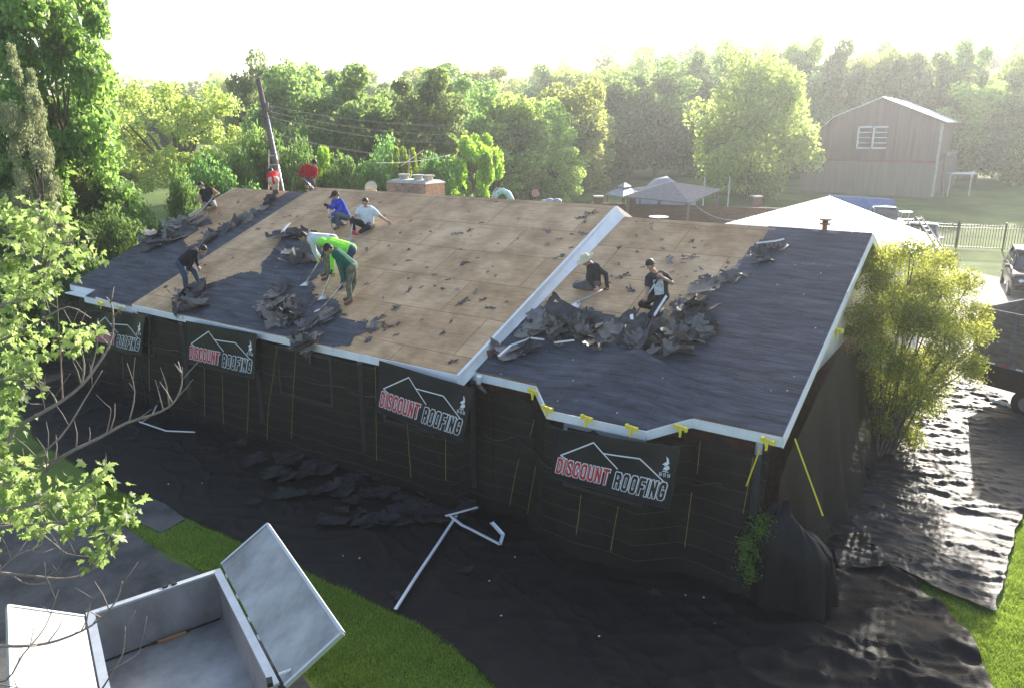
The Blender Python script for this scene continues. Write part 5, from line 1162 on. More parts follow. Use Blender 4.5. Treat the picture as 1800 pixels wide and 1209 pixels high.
BR = [([(-60, 830), (7, 793), (27, 753), (100, 710), (143, 677), (177, 633), (197, 593), (198, 543), (187, 523)], 4.1, 4.6, .014),
      ([(-40, 880), (60, 840), (113, 800), (177, 768), (223, 743), (283, 723), (310, 700), (320, 667), (313, 635)], 4.0, 4.4, .013),
      ([(-50, 900), (40, 820), (104, 770), (150, 700), (180, 650)], 4.0, 4.3, .009), ([(227, 740), (237, 687), (223, 637)], 4.25, 4.3, .005), ([(287, 720), (273, 667)], 4.35, 4.35, .004), ([(297, 712), (293, 680), (282, 645)], 4.36, 4.3, .005), ([(187, 762), (195, 723), (190, 712)], 4.2, 4.2, .004),
      ([(100, 710), (90, 690), (50, 650), (28, 615)], 4.3, 4.4, .006), ([(143, 677), (148, 640), (135, 590), (112, 545)], 4.4, 4.5, .007), ([(158, 655), (170, 610), (172, 560)], 4.4, 4.5, .005), ([(110, 705), (108, 660), (105, 600), (100, 520)], 4.4, 4.4, .006),
      ([(-40, 870), (0, 861), (68, 820), (112, 800)], 3.9, 4.1, .009), ([(-60, 910), (0, 898), (60, 885), (118, 873), (169, 834), (201, 817)], 3.7, 4.0, .011), ([(-60, 930), (0, 925), (101, 917), (159, 901), (170, 880)], 3.7, 3.9, .009),
      ([(-60, 1000), (0, 1006), (60, 1012), (118, 1016), (162, 1000), (176, 969)], 3.5, 3.8, .010), ([(-40, 1020), (0, 1000), (30, 975), (68, 960), (75, 950)], 3.5, 3.6, .006), ([(20, 1010), (50, 1026), (90, 1020), (106, 1000)], 3.6, 3.6, .005), ([(70, 935), (101, 960), (120, 973), (160, 978)], 3.8, 3.8, .006),
      ([(-60, 1140), (0, 1135), (50, 1134), (101, 1125), (162, 1098), (203, 1057), (215, 1020)], 3.2, 3.5, .010), ([(-50, 1200), (10, 1195), (40, 1150), (80, 1100), (103, 1035)], 3.2, 3.4, .006), ([(150, 1104), (158, 1060), (162, 1048)], 3.4, 3.4, .004), ([(180, 1209), (215, 1150), (220, 1100)], 3.3, 3.4, .005), ([(190, 1180), (240, 1150), (247, 1135)], 3.35, 3.4, .004), ([(-40, 1190), (0, 1202), (40, 1209)], 3.2, 3.2, .006),
      ([(-60, 560), (0, 540), (60, 520), (80, 480), (95, 430), (90, 380)], 4.3, 4.7, .012), ([(-60, 620), (0, 600), (70, 565), (120, 540), (160, 560)], 4.1, 4.4, .010), ([(-50, 690), (0, 668), (40, 668), (62, 655), (75, 700), (80, 722)], 4.1, 4.3, .007), ([(-40, 470), (30, 450), (100, 430), (170, 420)], 4.2, 4.5, .009), ([(0, 535), (30, 530), (75, 518)], 4.1, 4.2, .006), ([(-40, 395), (30, 385), (80, 380), (120, 400)], 4.2, 4.5, .008)]
for pts, d0, d1, r0 in BR:
    p3 = smooth_pts(L3(pts, d0, d1)); n = len(p3); twigs.tube(p3, [r0*(1-.75*i/(n-1)) for i in range(n)], 7); tips.append(p3)
    rt = random.Random(int(pts[-1][0]*7+pts[-1][1]))
    for i in range(2, n-1):
        if rt.random() < .45:
            d = (p3[i+1]-p3[i]).normalized(); sdv = Vector((rt.uniform(-1, 1), rt.uniform(-.5, .5), rt.uniform(.2, 1))).normalized(); L_ = rt.uniform(.05, .17); q = p3[i]; e1 = q+(d*.5+sdv).normalized()*L_*.6; e2 = e1+(d*.2+sdv+Vector((0, 0, .3))).normalized()*L_*.5
            twigs.tube([q, e1, e2], [r0*.35, r0*.25, .0012], 5)
for pts, d0, d1, r0 in BR:   # tie every limb that starts outside the frame back to the trunk
    if pts[0][0] < -30:
        s0 = at(*pts[0], d0); zt_ = min(max(s0.z-.35, 2.5), 8); tp = Vector((-4.85, 4.03, zt_)); twigs.tube([tp, tp.lerp(s0, .5)+Vector((0, 0, -.05)), s0], [r0*2.4, r0*1.7, r0], 7)
tk.build('trunk', M['bark'], MT, True); twigs.build('branches', M['twig'], MT, True)
# maple leaf outline, slightly folded
ml = [(0, 0), (.12, .10), (.42, .02), (.34, .18), (.62, .36), (.46, .40), (.50, .62), (.26, .52), (.16, .72), (0, 1.0), (-.16, .72), (-.26, .52), (-.50, .62), (-.46, .40), (-.62, .36), (-.34, .18), (-.42, .02), (-.12, .10)]
def maple(clusters, seed):
    rs = random.Random(seed); vs_ = []; fs = []
    for (x0, x1, y0, y1, n, d0, d1, poly) in clusters:
        # sprays: twig ends from which 5-8 leaves fan out
        for _ in range(n):
            for _t in range(50):
                x, y = rs.uniform(x0, x1), rs.uniform(y0, y1)
                if poly is None or pip(poly, [x], [y])[0]: break
            c = at(x, y, rs.uniform(d0, d1)); k = rs.randint(4, 8)
            for i in range(k):
                s = rs.uniform(.028, .064); o = c+Vector((rs.gauss(0, .028), rs.gauss(0, .05), rs.gauss(0, .024)))
                dirv = (o-c+Vector((rs.gauss(0, .02), rs.gauss(0, .02), -.045))).normalized(); nrm = Vector((rs.gauss(0, .6), rs.gauss(0, .6)-.1, rs.uniform(.3, 1))).normalized()
                xx = dirv.cross(nrm).normalized(); nn = xx.cross(dirv).normalized(); b = len(vs_); fold = rs.uniform(.1, .4); dr = rs.uniform(0, .4)
                for (a, t) in ml: vs_.append(tuple(o+xx*a*s+dirv*t*s+nn*(abs(a)*fold-t*t*dr)*s))
                vs_.append(tuple(o+dirv*.45*s-nn*.45*.45*dr*s)); ce = len(vs_)-1
                for q in range(len(ml)): fs.append((b+q, b+(q+1) % len(ml), ce))
    return vs_, fs
pA = [(0, 350), (60, 352), (110, 362), (140, 395), (185, 440), (180, 465), (150, 470), (120, 490), (90, 520), (60, 530), (0, 540)]
pB = [(0, 520), (60, 545), (90, 560), (130, 572), (160, 590), (110, 625), (80, 640), (60, 665), (20, 660), (0, 650)]
pD = [(0, 800), (60, 815), (120, 850), (150, 800), (200, 795), (195, 850), (160, 880), (170, 905), (190, 930), (185, 970), (150, 970), (150, 930), (60, 940), (0, 930)]
vs_, fs = maple([(0, 190, 345, 545, 84, 4.2, 4.9, pA), (0, 165, 515, 670, 42, 4.1, 4.7, pB), (0, 200, 795, 975, 60, 3.7, 4.2, pD), (0, 60, 670, 740, 10, 4.1, 4.3, None), (0, 30, 740, 800, 6, 4.0, 4.2, None), (195, 225, 888, 912, 6, 3.8, 3.9, None), (150, 200, 940, 975, 9, 3.7, 3.8, None), (120, 165, 565, 610, 8, 4.3, 4.5, None), (-60, 0, 560, 960, 16, 4.0, 4.5, None)], 3)
npmesh('leaves', np.array(vs_), np.array(fs), LF['lime'], MT)

# ------------------------------------------------------------------ pole, wires, ladder
pt = at(454, 140, 29); pb = at(494, 334, 29); dv = (pb-pt); k = (pt.z-0)/(pt.z-pb.z); pg = pt+dv*k
PO = empty('utility_pole', tuple(pg), 0, 'weathered wooden utility pole leaning to the left behind the ridge', 'pole')
MB().tube([pg, pt], [.13, .085], 12).build('shaft', M['polewood'], PO, True)
q = pt.lerp(pb, .28); MB().tube([q+Vector((.12, -.1, 0)), q+Vector((.12, -.1, .28))], .07, 10).build('transformer', M['greyshingle'], PO, True)
MB().tube([pt.lerp(pb, .32)+Vector((.10, -.12, 0)), pg+Vector((.12, -.12, .3))], .03, 8).build('conduit', M['steel'], PO, True)
ar = MB()
for t in (.24, .28, .33): ar.beam(pt.lerp(pb, t)+Vector((-.15, 0, 0)), pt.lerp(pb, t)+Vector((.25, 0, 0)), .05, .05)
ar.build('insulator_arm', M['greyshingle'], PO)
def wire(a, b, sag, label, r=.011):
    pts = [a.lerp(b, i/16)-Vector((0, 0, sag*4*(i/16)*(1-i/16))) for i in range(17)]; tag(MB().tube(pts, r, 4).build('power_line', M['wire']), label, 'wire', 'power lines')
fe = [(1120, 172), (1120, 178), (1120, 186), (1120, 194)]
for i, (y0, sag) in enumerate(((186, 1.0), (196, 1.1), (206, 1.15), (234, 1.3))):
    wire(at(468+i*2, y0, 29), at(1120, fe[i][1]+i*8, 40), sag, ['topmost', 'second', 'third', 'lowest'][i]+' of the four power lines running right from the leaning pole')
wire(at(660, 287, 24.5), at(792, 272, 33), .1, 'pale service cable rising to the right above the chimney', .010)
wire(at(1212, 352, 44), at(1295, 388, 36), .3, 'thin cable hanging from the shelter roof toward the white garage', .018)
an = MB(); ab = at(719, 318, 25); an.tube([ab, at(719, 262, 25)], .012, 5); an.tube([at(705, 292, 25), at(745, 264, 25)], .01, 4); an.tube([at(738, 288, 25), at(748, 292, 25)], .01, 4); tag(an.build('antenna', M['steel']), 'thin television antenna standing on the chimney', 'antenna')
LDt = empty('ladder', tuple(at(481, 360, 26)), 0, 'aluminium ladder standing up behind the ridge in front of the pole', 'ladder')
for x in (472.5, 489): MB().tube([at(x, 264, 25.6), at(x, 430, 26)], .018, 6).build('rail', M['alubright'], LDt)
for y in range(274, 420, 16): MB().tube([at(472.5, y, 25.65), at(489, y, 25.65)], .012, 6).build('rung', M['alubright'], LDt)
a0, a1 = at(1610, 382, 27.0), at(1690, 500, 20.5)
LD2 = empty('ladder', tuple(a1), 0, 'long metal ladder leaning up from the driveway behind the bushy tree', 'ladder'); sv = Vector((.22, .10, 0))
for s in (0, 1): MB().beam(a0+sv*s, a1+sv*s, .03, .06).build('rail', M['greyshingle'], LD2)
for i in range(14): MB().tube([a0.lerp(a1, (i+.5)/14), a0.lerp(a1, (i+.5)/14)+sv], .014, 6).build('rung', M['steel'], LD2)

# ------------------------------------------------------------------ barn
BD = 70.0
bl = at(1404, 336, BD); br_ = at(1638, 346, BD-.8*1); 
d_ = 70.0; gl = gz(0, d_)
X0 = at(1404, 336, 71).x; X1 = at(1636, 346, 69).x; Y0, Y1 = 71.0, 69.0
BN = empty('barn', ((X0+X1)/2, 70, .9), 0, 'two storey barn with faded red upper siding, tan lower siding and a white metal roof', 'barn')
f0 = Vector((X0, Y0, 1.25)); fx = -U; rr1 = ray(1637, 346); rr1 = rr1/rr1.y   # front wall runs parallel to the house
W_ = (rr1.x*f0.y-f0.x)/(fx.x-rr1.x*fx.y); fy = V; DP = 14.0; f1 = f0+fx*W_
def bq(s, t, z): return f0+fx*(s*W_)+fy*t+Vector((0, 0, z))
zt1 = at(1404, 280, f0.y).z-f0.z; zap = at(1538, 171, (f0.y+f1.y)/2).z-f0.z; zsh = at(1460, 205, f0.y*.75+f1.y*.25).z-f0.z; zrs = at(1640, 208, f1.y).z-f0.z
lowf = [bq(0, 0, 0), bq(1, 0, 0), bq(1, 0, zt1), bq(0, 0, zt1)]
mb = MB().hexa([bq(0, 0, -.5), bq(1, 0, -.5), bq(1, DP, -.5), bq(0, DP, -.5)], [bq(0, 0, zt1), bq(1, 0, zt1), bq(1, DP, zt1), bq(0, DP, zt1)]); mb.build('lower_wall', M['barngrey'], BN)
ap_s = .57; prof_ = [(0, zt1+.002), (1.0, zt1+.002), (1.0, zrs-.25), (ap_s, zap-.1), (.24, zsh-.1), (.02, zt1+1.5)]
fr = [bq(s, -.06, z) for s, z in prof_]; mb = MB().add(fr+[p+fy*DP for p in fr], [(0, 1, 2, 3, 4, 5), (11, 10, 9, 8, 7, 6)]+[(i, i+6, (i+1) % 6+6, (i+1) % 6) for i in range(6)]); mb.build('upper_wall', M['barnred'], BN)
rf = MB()
for (s0, z0), (s1, z1) in (((.98+.06, zrs-.28), (ap_s, zap)), ((ap_s, zap), (.23, zsh)), ((.23, zsh), (-.02, zt1+1.3))):
    rf.slab([bq(s0, -.4, z0), bq(s1, -.4, z1), bq(s1, DP+.3, z1), bq(s0, DP+.3, z0)], (0, 0, 1), .08)
rf.build('roof', M['roofmetal'], BN)
bt_ = MB(); bt_.beam(bq(0, -.08, zt1), bq(1.0, -.08, zt1), .05, .18)
bt_.build('belt_board', mat('dark_red_board', (.2, .07, .07), .8), BN)
cp = MB().beam(bq(1.005, -.07, 0), bq(1.005, -.07, zrs-.4), .18, .14, up=(0, 1, 0)); cp.build('corner_board', M['cement'], BN)
for (x0, x1) in ((1510, 1533), (1537, 1561)):
    sA = (x0-1404)/236; sB = (x1-1404)/236; yb = bq((sA+sB)/2, -.14, 0).y; a = at(x0, 224, yb); b = at(x1, 261, yb)
    wf = MB().beam(Vector((a.x, a.y, a.z)), Vector((a.x, a.y, b.z)), .12, .1, up=(0, 1, 0)); wf.beam(Vector((b.x, a.y, a.z)), Vector((b.x, a.y, b.z)), .12, .1, up=(0, 1, 0)); wf.beam(Vector((a.x, a.y, a.z)), Vector((b.x, a.y, a.z)), .1, .12); wf.beam(Vector((a.x, a.y, b.z)), Vector((b.x, a.y, b.z)), .1, .12)
    for t in (.25, .5, .75): wf.beam(Vector((a.x, a.y, a.z+(b.z-a.z)*t)), Vector((b.x, a.y, a.z+(b.z-a.z)*t)), .06, .06)
    w0 = wf.build('window', M['white'], BN); MB().box(((a.x+b.x)/2, a.y+.06, (a.z+b.z)/2), (b.x-a.x, .05, abs(a.z-b.z))).build('pane', M['glass'], w0)
sp_ = MB()
for t in (2, 4.5, 7, 9.5, 12): sp_.beam(bq(1.06, t, -.3), bq(1.04, t, zt1+.6), .2, .2, up=(0, 1, 0))
sp_.beam(bq(1.06, 0, zt1+.6), bq(1.06, DP, zt1+.6), .1, .3); sp_.build('lean_to_posts', M['barngrey'], BN)

# ------------------------------------------------------------------ white roofed garage
GA = empty('garage', tuple(at(1460, 440, 33)), -YAW, 'detached garage with a bright white hipped roof behind the right end of the house', 'garage')
ga = at(1457, 345, 34.5); ez = 2.55
gl_ = P(1276, 393, ez); gr_ = P(1645, 417, ez)
bk = (gl_+gr_)/2
c1 = gl_; c2 = gr_; c3 = gr_-V*5.2; c4 = gl_-V*5.2; apx = Vector((ga.x, ga.y, ga.z))-V*1.6; apx.z = CH+ray(1457, 345).z/ray(1457, 345).y*apx.y; apx.x = ray(1457, 345).x/ray(1457, 345).y*apx.y
mb = MB().add([c1, c2, c3, c4, apx], [(1, 0, 4), (2, 1, 4), (3, 2, 4), (0, 3, 4), (0, 1, 2, 3)]); mb.build('roof', M['roofmetal'], GA)
cc = (c1+c2+c3+c4)/4; ins = [c.lerp(Vector((cc.x, cc.y, c.z)), .1) for c in (c1, c2, c3, c4)]
MB().hexa([Vector((p.x, p.y, 0)) for p in ins], [Vector((p.x, p.y, ez-.01)) for p in ins]).build('wall', M['siding'], GA)
sj = MB()
for (a, b) in ((c1, apx), (c2, apx), (c3, apx), (c4, apx)): sj.beam(a+Vector((0, 0, .03)), b+Vector((0, 0, .03)), .12, .03)


# ------------------------------------------------------------------ backyard things
def hiproof(corn, apex, m, parent, posts=None, pm=None, pw=.15, th=.08, name='roof'):
    mb = MB(); k = len(corn)
    mb.add(list(corn)+[apex], [(i, (i+1) % k, k) for i in range(k)]); lo = [c-Vector((0, 0, th)) for c in corn]
    b = len(mb.v); mb.add(list(corn)+lo, [(i, i+k, (i+1) % k+k, (i+1) % k) for i in range(k)]+[tuple(range(k, 2*k))]); mb.build(name, m, parent)
    if pm is not None:
        cen = sum(corn, Vector())/k
        for c in corn:
            q = c.lerp(cen, .08); g_ = gz(q.x, q.y); MB().beam(Vector((q.x, q.y, g_)), Vector((q.x, q.y, c.z-.02)), pw, pw, up=(0, 1, 0)).build('post', pm, parent)
dG = 50
GZ = empty('garden_shelter', tuple(at(1180, 400, dG)), 0, 'open garden shelter with a grey hipped shingle roof behind the ridge', 'shelter')
k1 = P(1098, 344, 2.7); k2 = P(1212, 357, 2.45); k3 = P(1268, 334, 3.2); k2 = at(1212, 356, 46.5); k1 = at(1097, 345, 50); k3 = at(1269, 334, 51); k1.z = k3.z = k2.z; k4 = k1+k3-k2
k1 = P(1097, 345, 2.6); k2 = P(1212, 357, 2.6); k3 = P(1269, 334, 2.6); dd_ = 1
k3 = at(1269, 333, k2.y+3.5); k1 = at(1097, 345, k2.y+2.2); k4 = k1+k3-k2; apx = at(1181, 320, k2.y+3.2)
hiproof([k2, k3, k4, k1], apx, M['greyshingle'], GZ, pm=M['woodgrey'], pw=.16)
bx_ = [k1.lerp(k3, .62), k3.lerp(k2, .15)]
MB().box((k2.x-.6, k2.y+2.4, .6), (3.6, .5, 1.6)).build('bar_counter', M['brick'], GZ)
PV = empty('canopy', tuple(at(1098, 360, 54)), 0, 'small two tiered fabric canopy left of the garden shelter', 'canopy')
e1, e2, e3 = at(1065, 340, 55), at(1095, 345, 52.5), at(1128, 341, 55); e1.z = e2.z = e3.z = (e1.z+e3.z)/2; e4 = e1+e3-e2; ap = at(1098, 327, 54.5); hiproof([e2, e3, e4, e1], ap, M['greycover'], PV, pm=M['black'], pw=.06)
m4 = [c.lerp(ap, .62)+Vector((0, 0, .18)) for c in (e2, e3, e4, e1)]; hiproof(m4, ap+Vector((0, 0, .22)), M['greycover'], PV, name='top_vent')
# covered car
CC = at(1163, 312, 62); mb = MB(); g_ = gz(CC.x, CC.y)
prof2 = [(-2.6, .75), (-2.2, 1.15), (-1.2, 1.25), (-.5, 1.75), (.4, 1.9), (1.1, 1.6), (1.7, 1.2), (2.3, 1.05), (2.6, .6)]
vs_ = []
for x, z in prof2:
    for a in range(9):
        t = math.pi*a/8; vs_.append(Vector((CC.x+x, CC.y-math.cos(t)*1.0, g_-.1+z*1.25*math.sin(t)**.55+.05*math.sin(x*7+a))))
mb.add(vs_, [(i*9+a, (i+1)*9+a, (i+1)*9+a+1, i*9+a+1) for i in range(len(prof2)-1) for a in range(8)]+[tuple(range(9)), tuple(range(len(vs_)-1, len(vs_)-10, -1))])
tag(mb.build('covered_car', M['greycover'], smooth=True), 'car under a grey cover on the back lawn behind the garden shelter', 'covered car')
# black metal fences
def fence(pts, h, label, step=.14, group=None):
    r = empty('metal_fence', tuple(pts[0]), 0, label, 'fence'); pk = MB(); ra = MB()
    for a, b in zip(pts[:-1], pts[1:]):
        L_ = (b-a).length; n = int(L_/step)
        za, zb = gz(a.x, a.y), gz(b.x, b.y)
        for z in (.15, h-.25, h-.1): ra.beam(Vector((a.x, a.y, za+z)), Vector((b.x, b.y, zb+z)), .03, .035)
        for i in range(n):
            p = a.lerp(b, (i+.5)/n); g_ = za+(zb-za)*(i+.5)/n; pk.beam(Vector((p.x, p.y, g_+.08)), Vector((p.x, p.y, g_+h)), .022, .022, up=(0, 1, 0))
        m_ = max(int(L_/2.3), 1)
        for i in range(m_+1):
            p = a.lerp(b, i/m_); g_ = gz(p.x, p.y); MB().beam(Vector((p.x, p.y, g_)), Vector((p.x, p.y, g_+h+.1)), .07, .07, up=(0, 1, 0)).build('post', M['black'], r)
    pk.build('picket_panel', M['black'], r); ra.build('rail', M['black'], r)
fence([at(885, 350, 53), at(1035, 356, 52)], 1.75, 'black metal picket fence beside the pool behind the middle ridge')
fp = P(1679, 441); fence([fp+Vector((-4.5, 1.8, 0)), fp, fp+Vector((9, -3.0, 0))], 1.5, 'black metal picket fence behind the driveway at the right')
# brick garden walls and posts
bw = empty('brick_wall', tuple(at(1300, 380, 46)), 0, 'low brick garden wall with square pillars behind the garden shelter', 'wall')
a, b = at(1040, 352, 50), at(1420, 372, 46); g_ = 1.0
zt_ = at(1200, 365, 47).z
MB().beam(Vector((a.x, a.y, .6)), Vector((b.x, b.y, .6)), .25, 2*zt_-1.2 if zt_ > 1.2 else 1.2).build('wall_panel', M['brick'], bw)
for x in (1052, 1110, 1330): q = at(x, 347, 48.5); MB().beam(Vector((q.x, q.y, 0)), Vector((q.x, q.y, q.z)), .5, .5, up=(0, 1, 0)).build('pillar', M['brick'], bw); MB().box((q.x, q.y, q.z+.04), (.62, .62, .08)).build('cap_stone', M['cement'], bw)
b2w = MB(); a, b = at(812, 344, 44), at(868, 349, 44); b2w.beam(Vector((a.x, a.y, a.z/2)), Vector((b.x, b.y, a.z/2)), .3, a.z); tag(b2w.build('brick_wall', M['brick']), 'short brick wall just left of the pool slide', 'wall')
# pool slide
PS = empty('pool_slide', tuple(at(880, 350, 45)), 0, 'light blue pool slide with white handrails behind the ridge', 'slide'); d = 41
cur = [(868, 352), (874, 340), (884, 336), (893, 341), (899, 352), (903, 366)]
MB().tube([at(x, y, d) for x, y in cur], [.16]*6, 10).build('chute', M['lightblue'], PS, True)
for o_ in (0, 6): MB().tube([at(864+o_, 356, d-.2), at(867+o_, 338, d-.2), at(873+o_, 331, d-.2), at(880+o_*.4, 333, d-.2), at(881+o_, 340, d-.2)], .03, 6).build('handrail', M['white'], PS)
MB().tube([at(870, 352, d), Vector((at(870, 352, d).x, d, 0))], .08).build('post', M['steel'], PS)
# patio table, bundle, sign disc
tb = at(1158, 381, 40); PT = empty('patio_table', (tb.x, tb.y, 0), 0, 'round white patio table seen just above the right ridge', 'table')
MB().tube([Vector((tb.x, tb.y, tb.z-.03)), Vector((tb.x, tb.y, tb.z))], .50, 24).build('tabletop', M['white'], PT); MB().tube([Vector((tb.x, tb.y, 0)), Vector((tb.x, tb.y, tb.z-.03))], .04).build('leg', M['steel'], PT)
bn = at(969, 356, 42); mb = MB(); 
for _ in range(9): mb.ell(bn+Vector((rcr.uniform(-.45, .45), rcr.uniform(-.2, .2), rcr.uniform(-.2, .08))), (.28, .25, .18), 8, 6)
mb.tube([Vector((bn.x, bn.y, 0)), bn], .3)
remesh(mb, 'grey_bundle', M['greycover'], None, .05); tag(bpy.data.objects['grey_bundle'], 'grey cloth covered grill peeking above the middle ridge', 'covered grill')
sg = at(941, 340, 54.5); tag(MB().tube([sg, sg+Vector((0, .04, 0))], .28, 20).build('round_sign', mat('pink_sign', (.65, .3, .25), .6)), 'round pink sign hanging on the pool fence', 'sign')
# poles of a clothes line
for x, lb in ((1239, 'left white clothes line post on the back lawn'), (1283, 'right white clothes line post on the back lawn')):
    a, b = at(x, 311, 58), at(x, 360, 58); tag(MB().tube([Vector((a.x, a.y, gz(a.x, a.y))), a], .04).build('metal_post', M['white']), lb, 'post')
# white yard table by the barn
YT = at(1690, 305, 66); g_ = gz(YT.x, YT.y); yt = empty('work_table', (YT.x, YT.y, g_), 0, 'white topped work table standing right of the barn', 'table')
MB().box((YT.x, YT.y, YT.z), (2.1, .9, .12)).build('tabletop', M['white'], yt)
for sx in (-.9, .9): MB().beam(Vector((YT.x+sx, YT.y, g_)), Vector((YT.x+sx, YT.y, YT.z-.06)), .08, .08, up=(0, 1, 0)).build('leg', M['steel'], yt)
wh_ = MB(); q = at(1198, 262, 92); wh_.tube([Vector((q.x, q.y, gz(q.x, q.y))), Vector((q.x, q.y, gz(q.x, q.y)+.5)), Vector((q.x, q.y, q.z))], [.04, .22, .06], 8); tag(wh_.build('white_cone', M['white']), 'small closed white umbrella under the trees at the back lawn', 'umbrella')
# street lamp left
sl = empty('street_lamp', tuple(at(178, 300, 60)), 0, 'small grey street lamp in front of the skyline trees at the left', 'lamp')
MB().tube([at(174, 330, 60), at(174, 187, 60), at(180, 184, 60)], .05).build('post', M['steel'], sl); MB().ell(at(183, 182, 60), (.35, .2, .12)).build('lamp_head', M['white'], sl, True)
# blue tarp pile behind garage
q0, q1 = at(1462, 345, 58), at(1574, 352, 56); mb = MB(); mb.hexa([Vector((q0.x, q0.y, .3)), Vector((q1.x, q1.y, .3)), Vector((q1.x, q1.y+2.5, .3)), Vector((q0.x, q0.y+2.5, .3))], [Vector((q0.x, q0.y, q0.z)), Vector((q1.x, q1.y, q1.z)), Vector((q1.x, q1.y+1.2, q1.z)), Vector((q0.x, q0.y+1.2, q0.z))]); tag(mb.build('blue_tarp_stack', M['blue']), 'long stack covered with a blue tarp in front of the barn', 'covered stack')

# ------------------------------------------------------------------ vehicles
def loft(secs, m, parent, name, smooth=True, bev=True):
    """secs: list of (y, [(x,z)...]) cross sections, closed loops, same count"""
    mb = MB(); k = len(secs[0][1]); vs_ = []
    for y, pr in secs: vs_ += [Vector((x, y, z)) for x, z in pr]
    n = len(secs); fs = [(i*k+a, i*k+(a+1) % k, (i+1)*k+(a+1) % k, (i+1)*k+a) for i in range(n-1) for a in range(k)]+[tuple(range(k-1, -1, -1)), tuple(range((n-1)*k, n*k))]
    mb.add(vs_, fs); o = mb.build(name, m, parent, smooth, local=True)
    return o
def rect(w_, z0, z1, r=.12, tw=None):
    tw = tw or w_; return [(-w_+r*.5, z0), (w_-r*.5, z0), (w_, z0+r), (w_, (z0+z1)/2), (tw, z1-r), (tw-r, z1), (0, z1+.02), (-tw+r, z1), (-tw, z1-r), (-w_, (z0+z1)/2), (-w_, z0+r)]
def vehicle(name, loc, rot, label, paint, pickup=False, cat='car', open_bed=False, bars=False):
    root = empty(name, loc, rot, label, cat); w_ = .92
    L_ = 2.6 if pickup else 2.35
    loft([(-L_, rect(w_*.86, .45, .95)), (-L_+.12, rect(w_*.95, .38, 1.02)), (-L_+.5, rect(w_, .32, 1.06)), (-.9, rect(w_, .30, 1.12)), (0, rect(w_, .30, 1.14)), (L_-.5, rect(w_, .32, 1.12)), (L_-.1, rect(w_*.96, .4, 1.08)), (L_, rect(w_*.88, .5, 1.0))], paint, root, 'body')
    ce = .5 if pickup else L_-.5
    loft([(-1.1, rect(.80, 1.08, 1.16, .04)), (-.45, rect(.80, 1.08, 1.70 if not pickup else 1.78, .1, .66)), (ce-.35, rect(.80, 1.08, 1.74 if not pickup else 1.80, .1, .66)), (ce, rect(.80, 1.08, 1.2, .04))], M['glass'], root, 'cabin_glass')
    loft([(-.5, rect(.70, 1.70, 1.76, .03)), (ce-.3, rect(.70, 1.72, 1.80, .03))] if not pickup else [(-.5, rect(.70, 1.78, 1.83, .03)), (ce-.3, rect(.70, 1.80, 1.86, .03))], paint, root, 'cabin_roof')
    for x in (-.78, .78):
        for a_, b_ in (((x, -1.1, 1.1), (x*.86, -.47, 1.74)), ((x, ce, 1.1), (x*.86, ce-.33, 1.76)), ((x*1.02, .15, 1.1), (x*.88, .15, 1.74))): MB().beam(Vector(a_), Vector(b_), .06, .08, up=(1, 0, 0)).build('pillar', paint, root, local=True)
        MB().ell((x*.72, -L_+.06, .80), (.17, .08, .11)).build('headlight', M['lens'], root, True, local=True)
        MB().box((x*1.26, -.75, 1.16), (.18, .1, .14)).build('mirror', paint, root, local=True)
        for y in (-1.5, 1.45):
            wv = MB().tube([(x*1.02, y, .34), (x*1.2, y, .34)], .34, 22).build('wheel', M['black'], root, local=True); MB().tube([(x*1.02, y, .34), (x*1.22, y, .34)], .19, 14).build('rim', M['steel'], wv, local=True)
    gr_ = MB().box((0, -L_-.0, .78), (.95, .06, .22)); gr_.build('grille', M['black'], root, local=True)
    MB().box((0, -L_-.03, .50), (1.55, .14, .16)).build('bumper', M['black'] if name != 'pickup_truck' else M['steel'], root, local=True)
    if pickup:
        MB().box((0, 1.7, 1.135), (1.5, 1.7, .02)).build('bed', M['black'], root, local=True)
    return root
ps_ = P(1800, 470, .9); vehicle('parked_car', (P(1806, 512).x, P(1806, 512).y, 0), R(-27), 'dark car with round headlights at the right frame edge on the driveway', M['carblack'])
pk_ = P(1652, 462); vehicle('pickup_truck', (pk_.x-.1, pk_.y+2.0, 0), R(-29), 'pickup truck facing the camera behind the fence with sun glare on its windscreen', M['cargrey'], True, 'pickup truck')
pb_ = P(1548, 440); t2 = vehicle('pickup_truck', (at(1552, 400, 50).x, 50, .1), R(168), 'old teal pickup truck beside the blue tarp stack', M['carteal'], True, 'pickup truck')
# small white things between the trucks
for i, (x, y, lb) in enumerate(((1592, 373, 'upper white board between the two trucks'), (1590, 386, 'lower white board between the two trucks'))):
    q = at(x, y, 47-i); b_ = empty('sawhorse_board', (q.x, q.y, 0), 0, lb, 'board'); MB().box((q.x, q.y, q.z), (.62, .5, .06)).build('top', M['white'], b_)
    for sx in (-.22, .22): MB().beam(Vector((q.x+sx, q.y, 0)), Vector((q.x+sx, q.y, q.z-.03)), .05, .05, up=(0, 1, 0)).build('leg', M['steel'], b_)
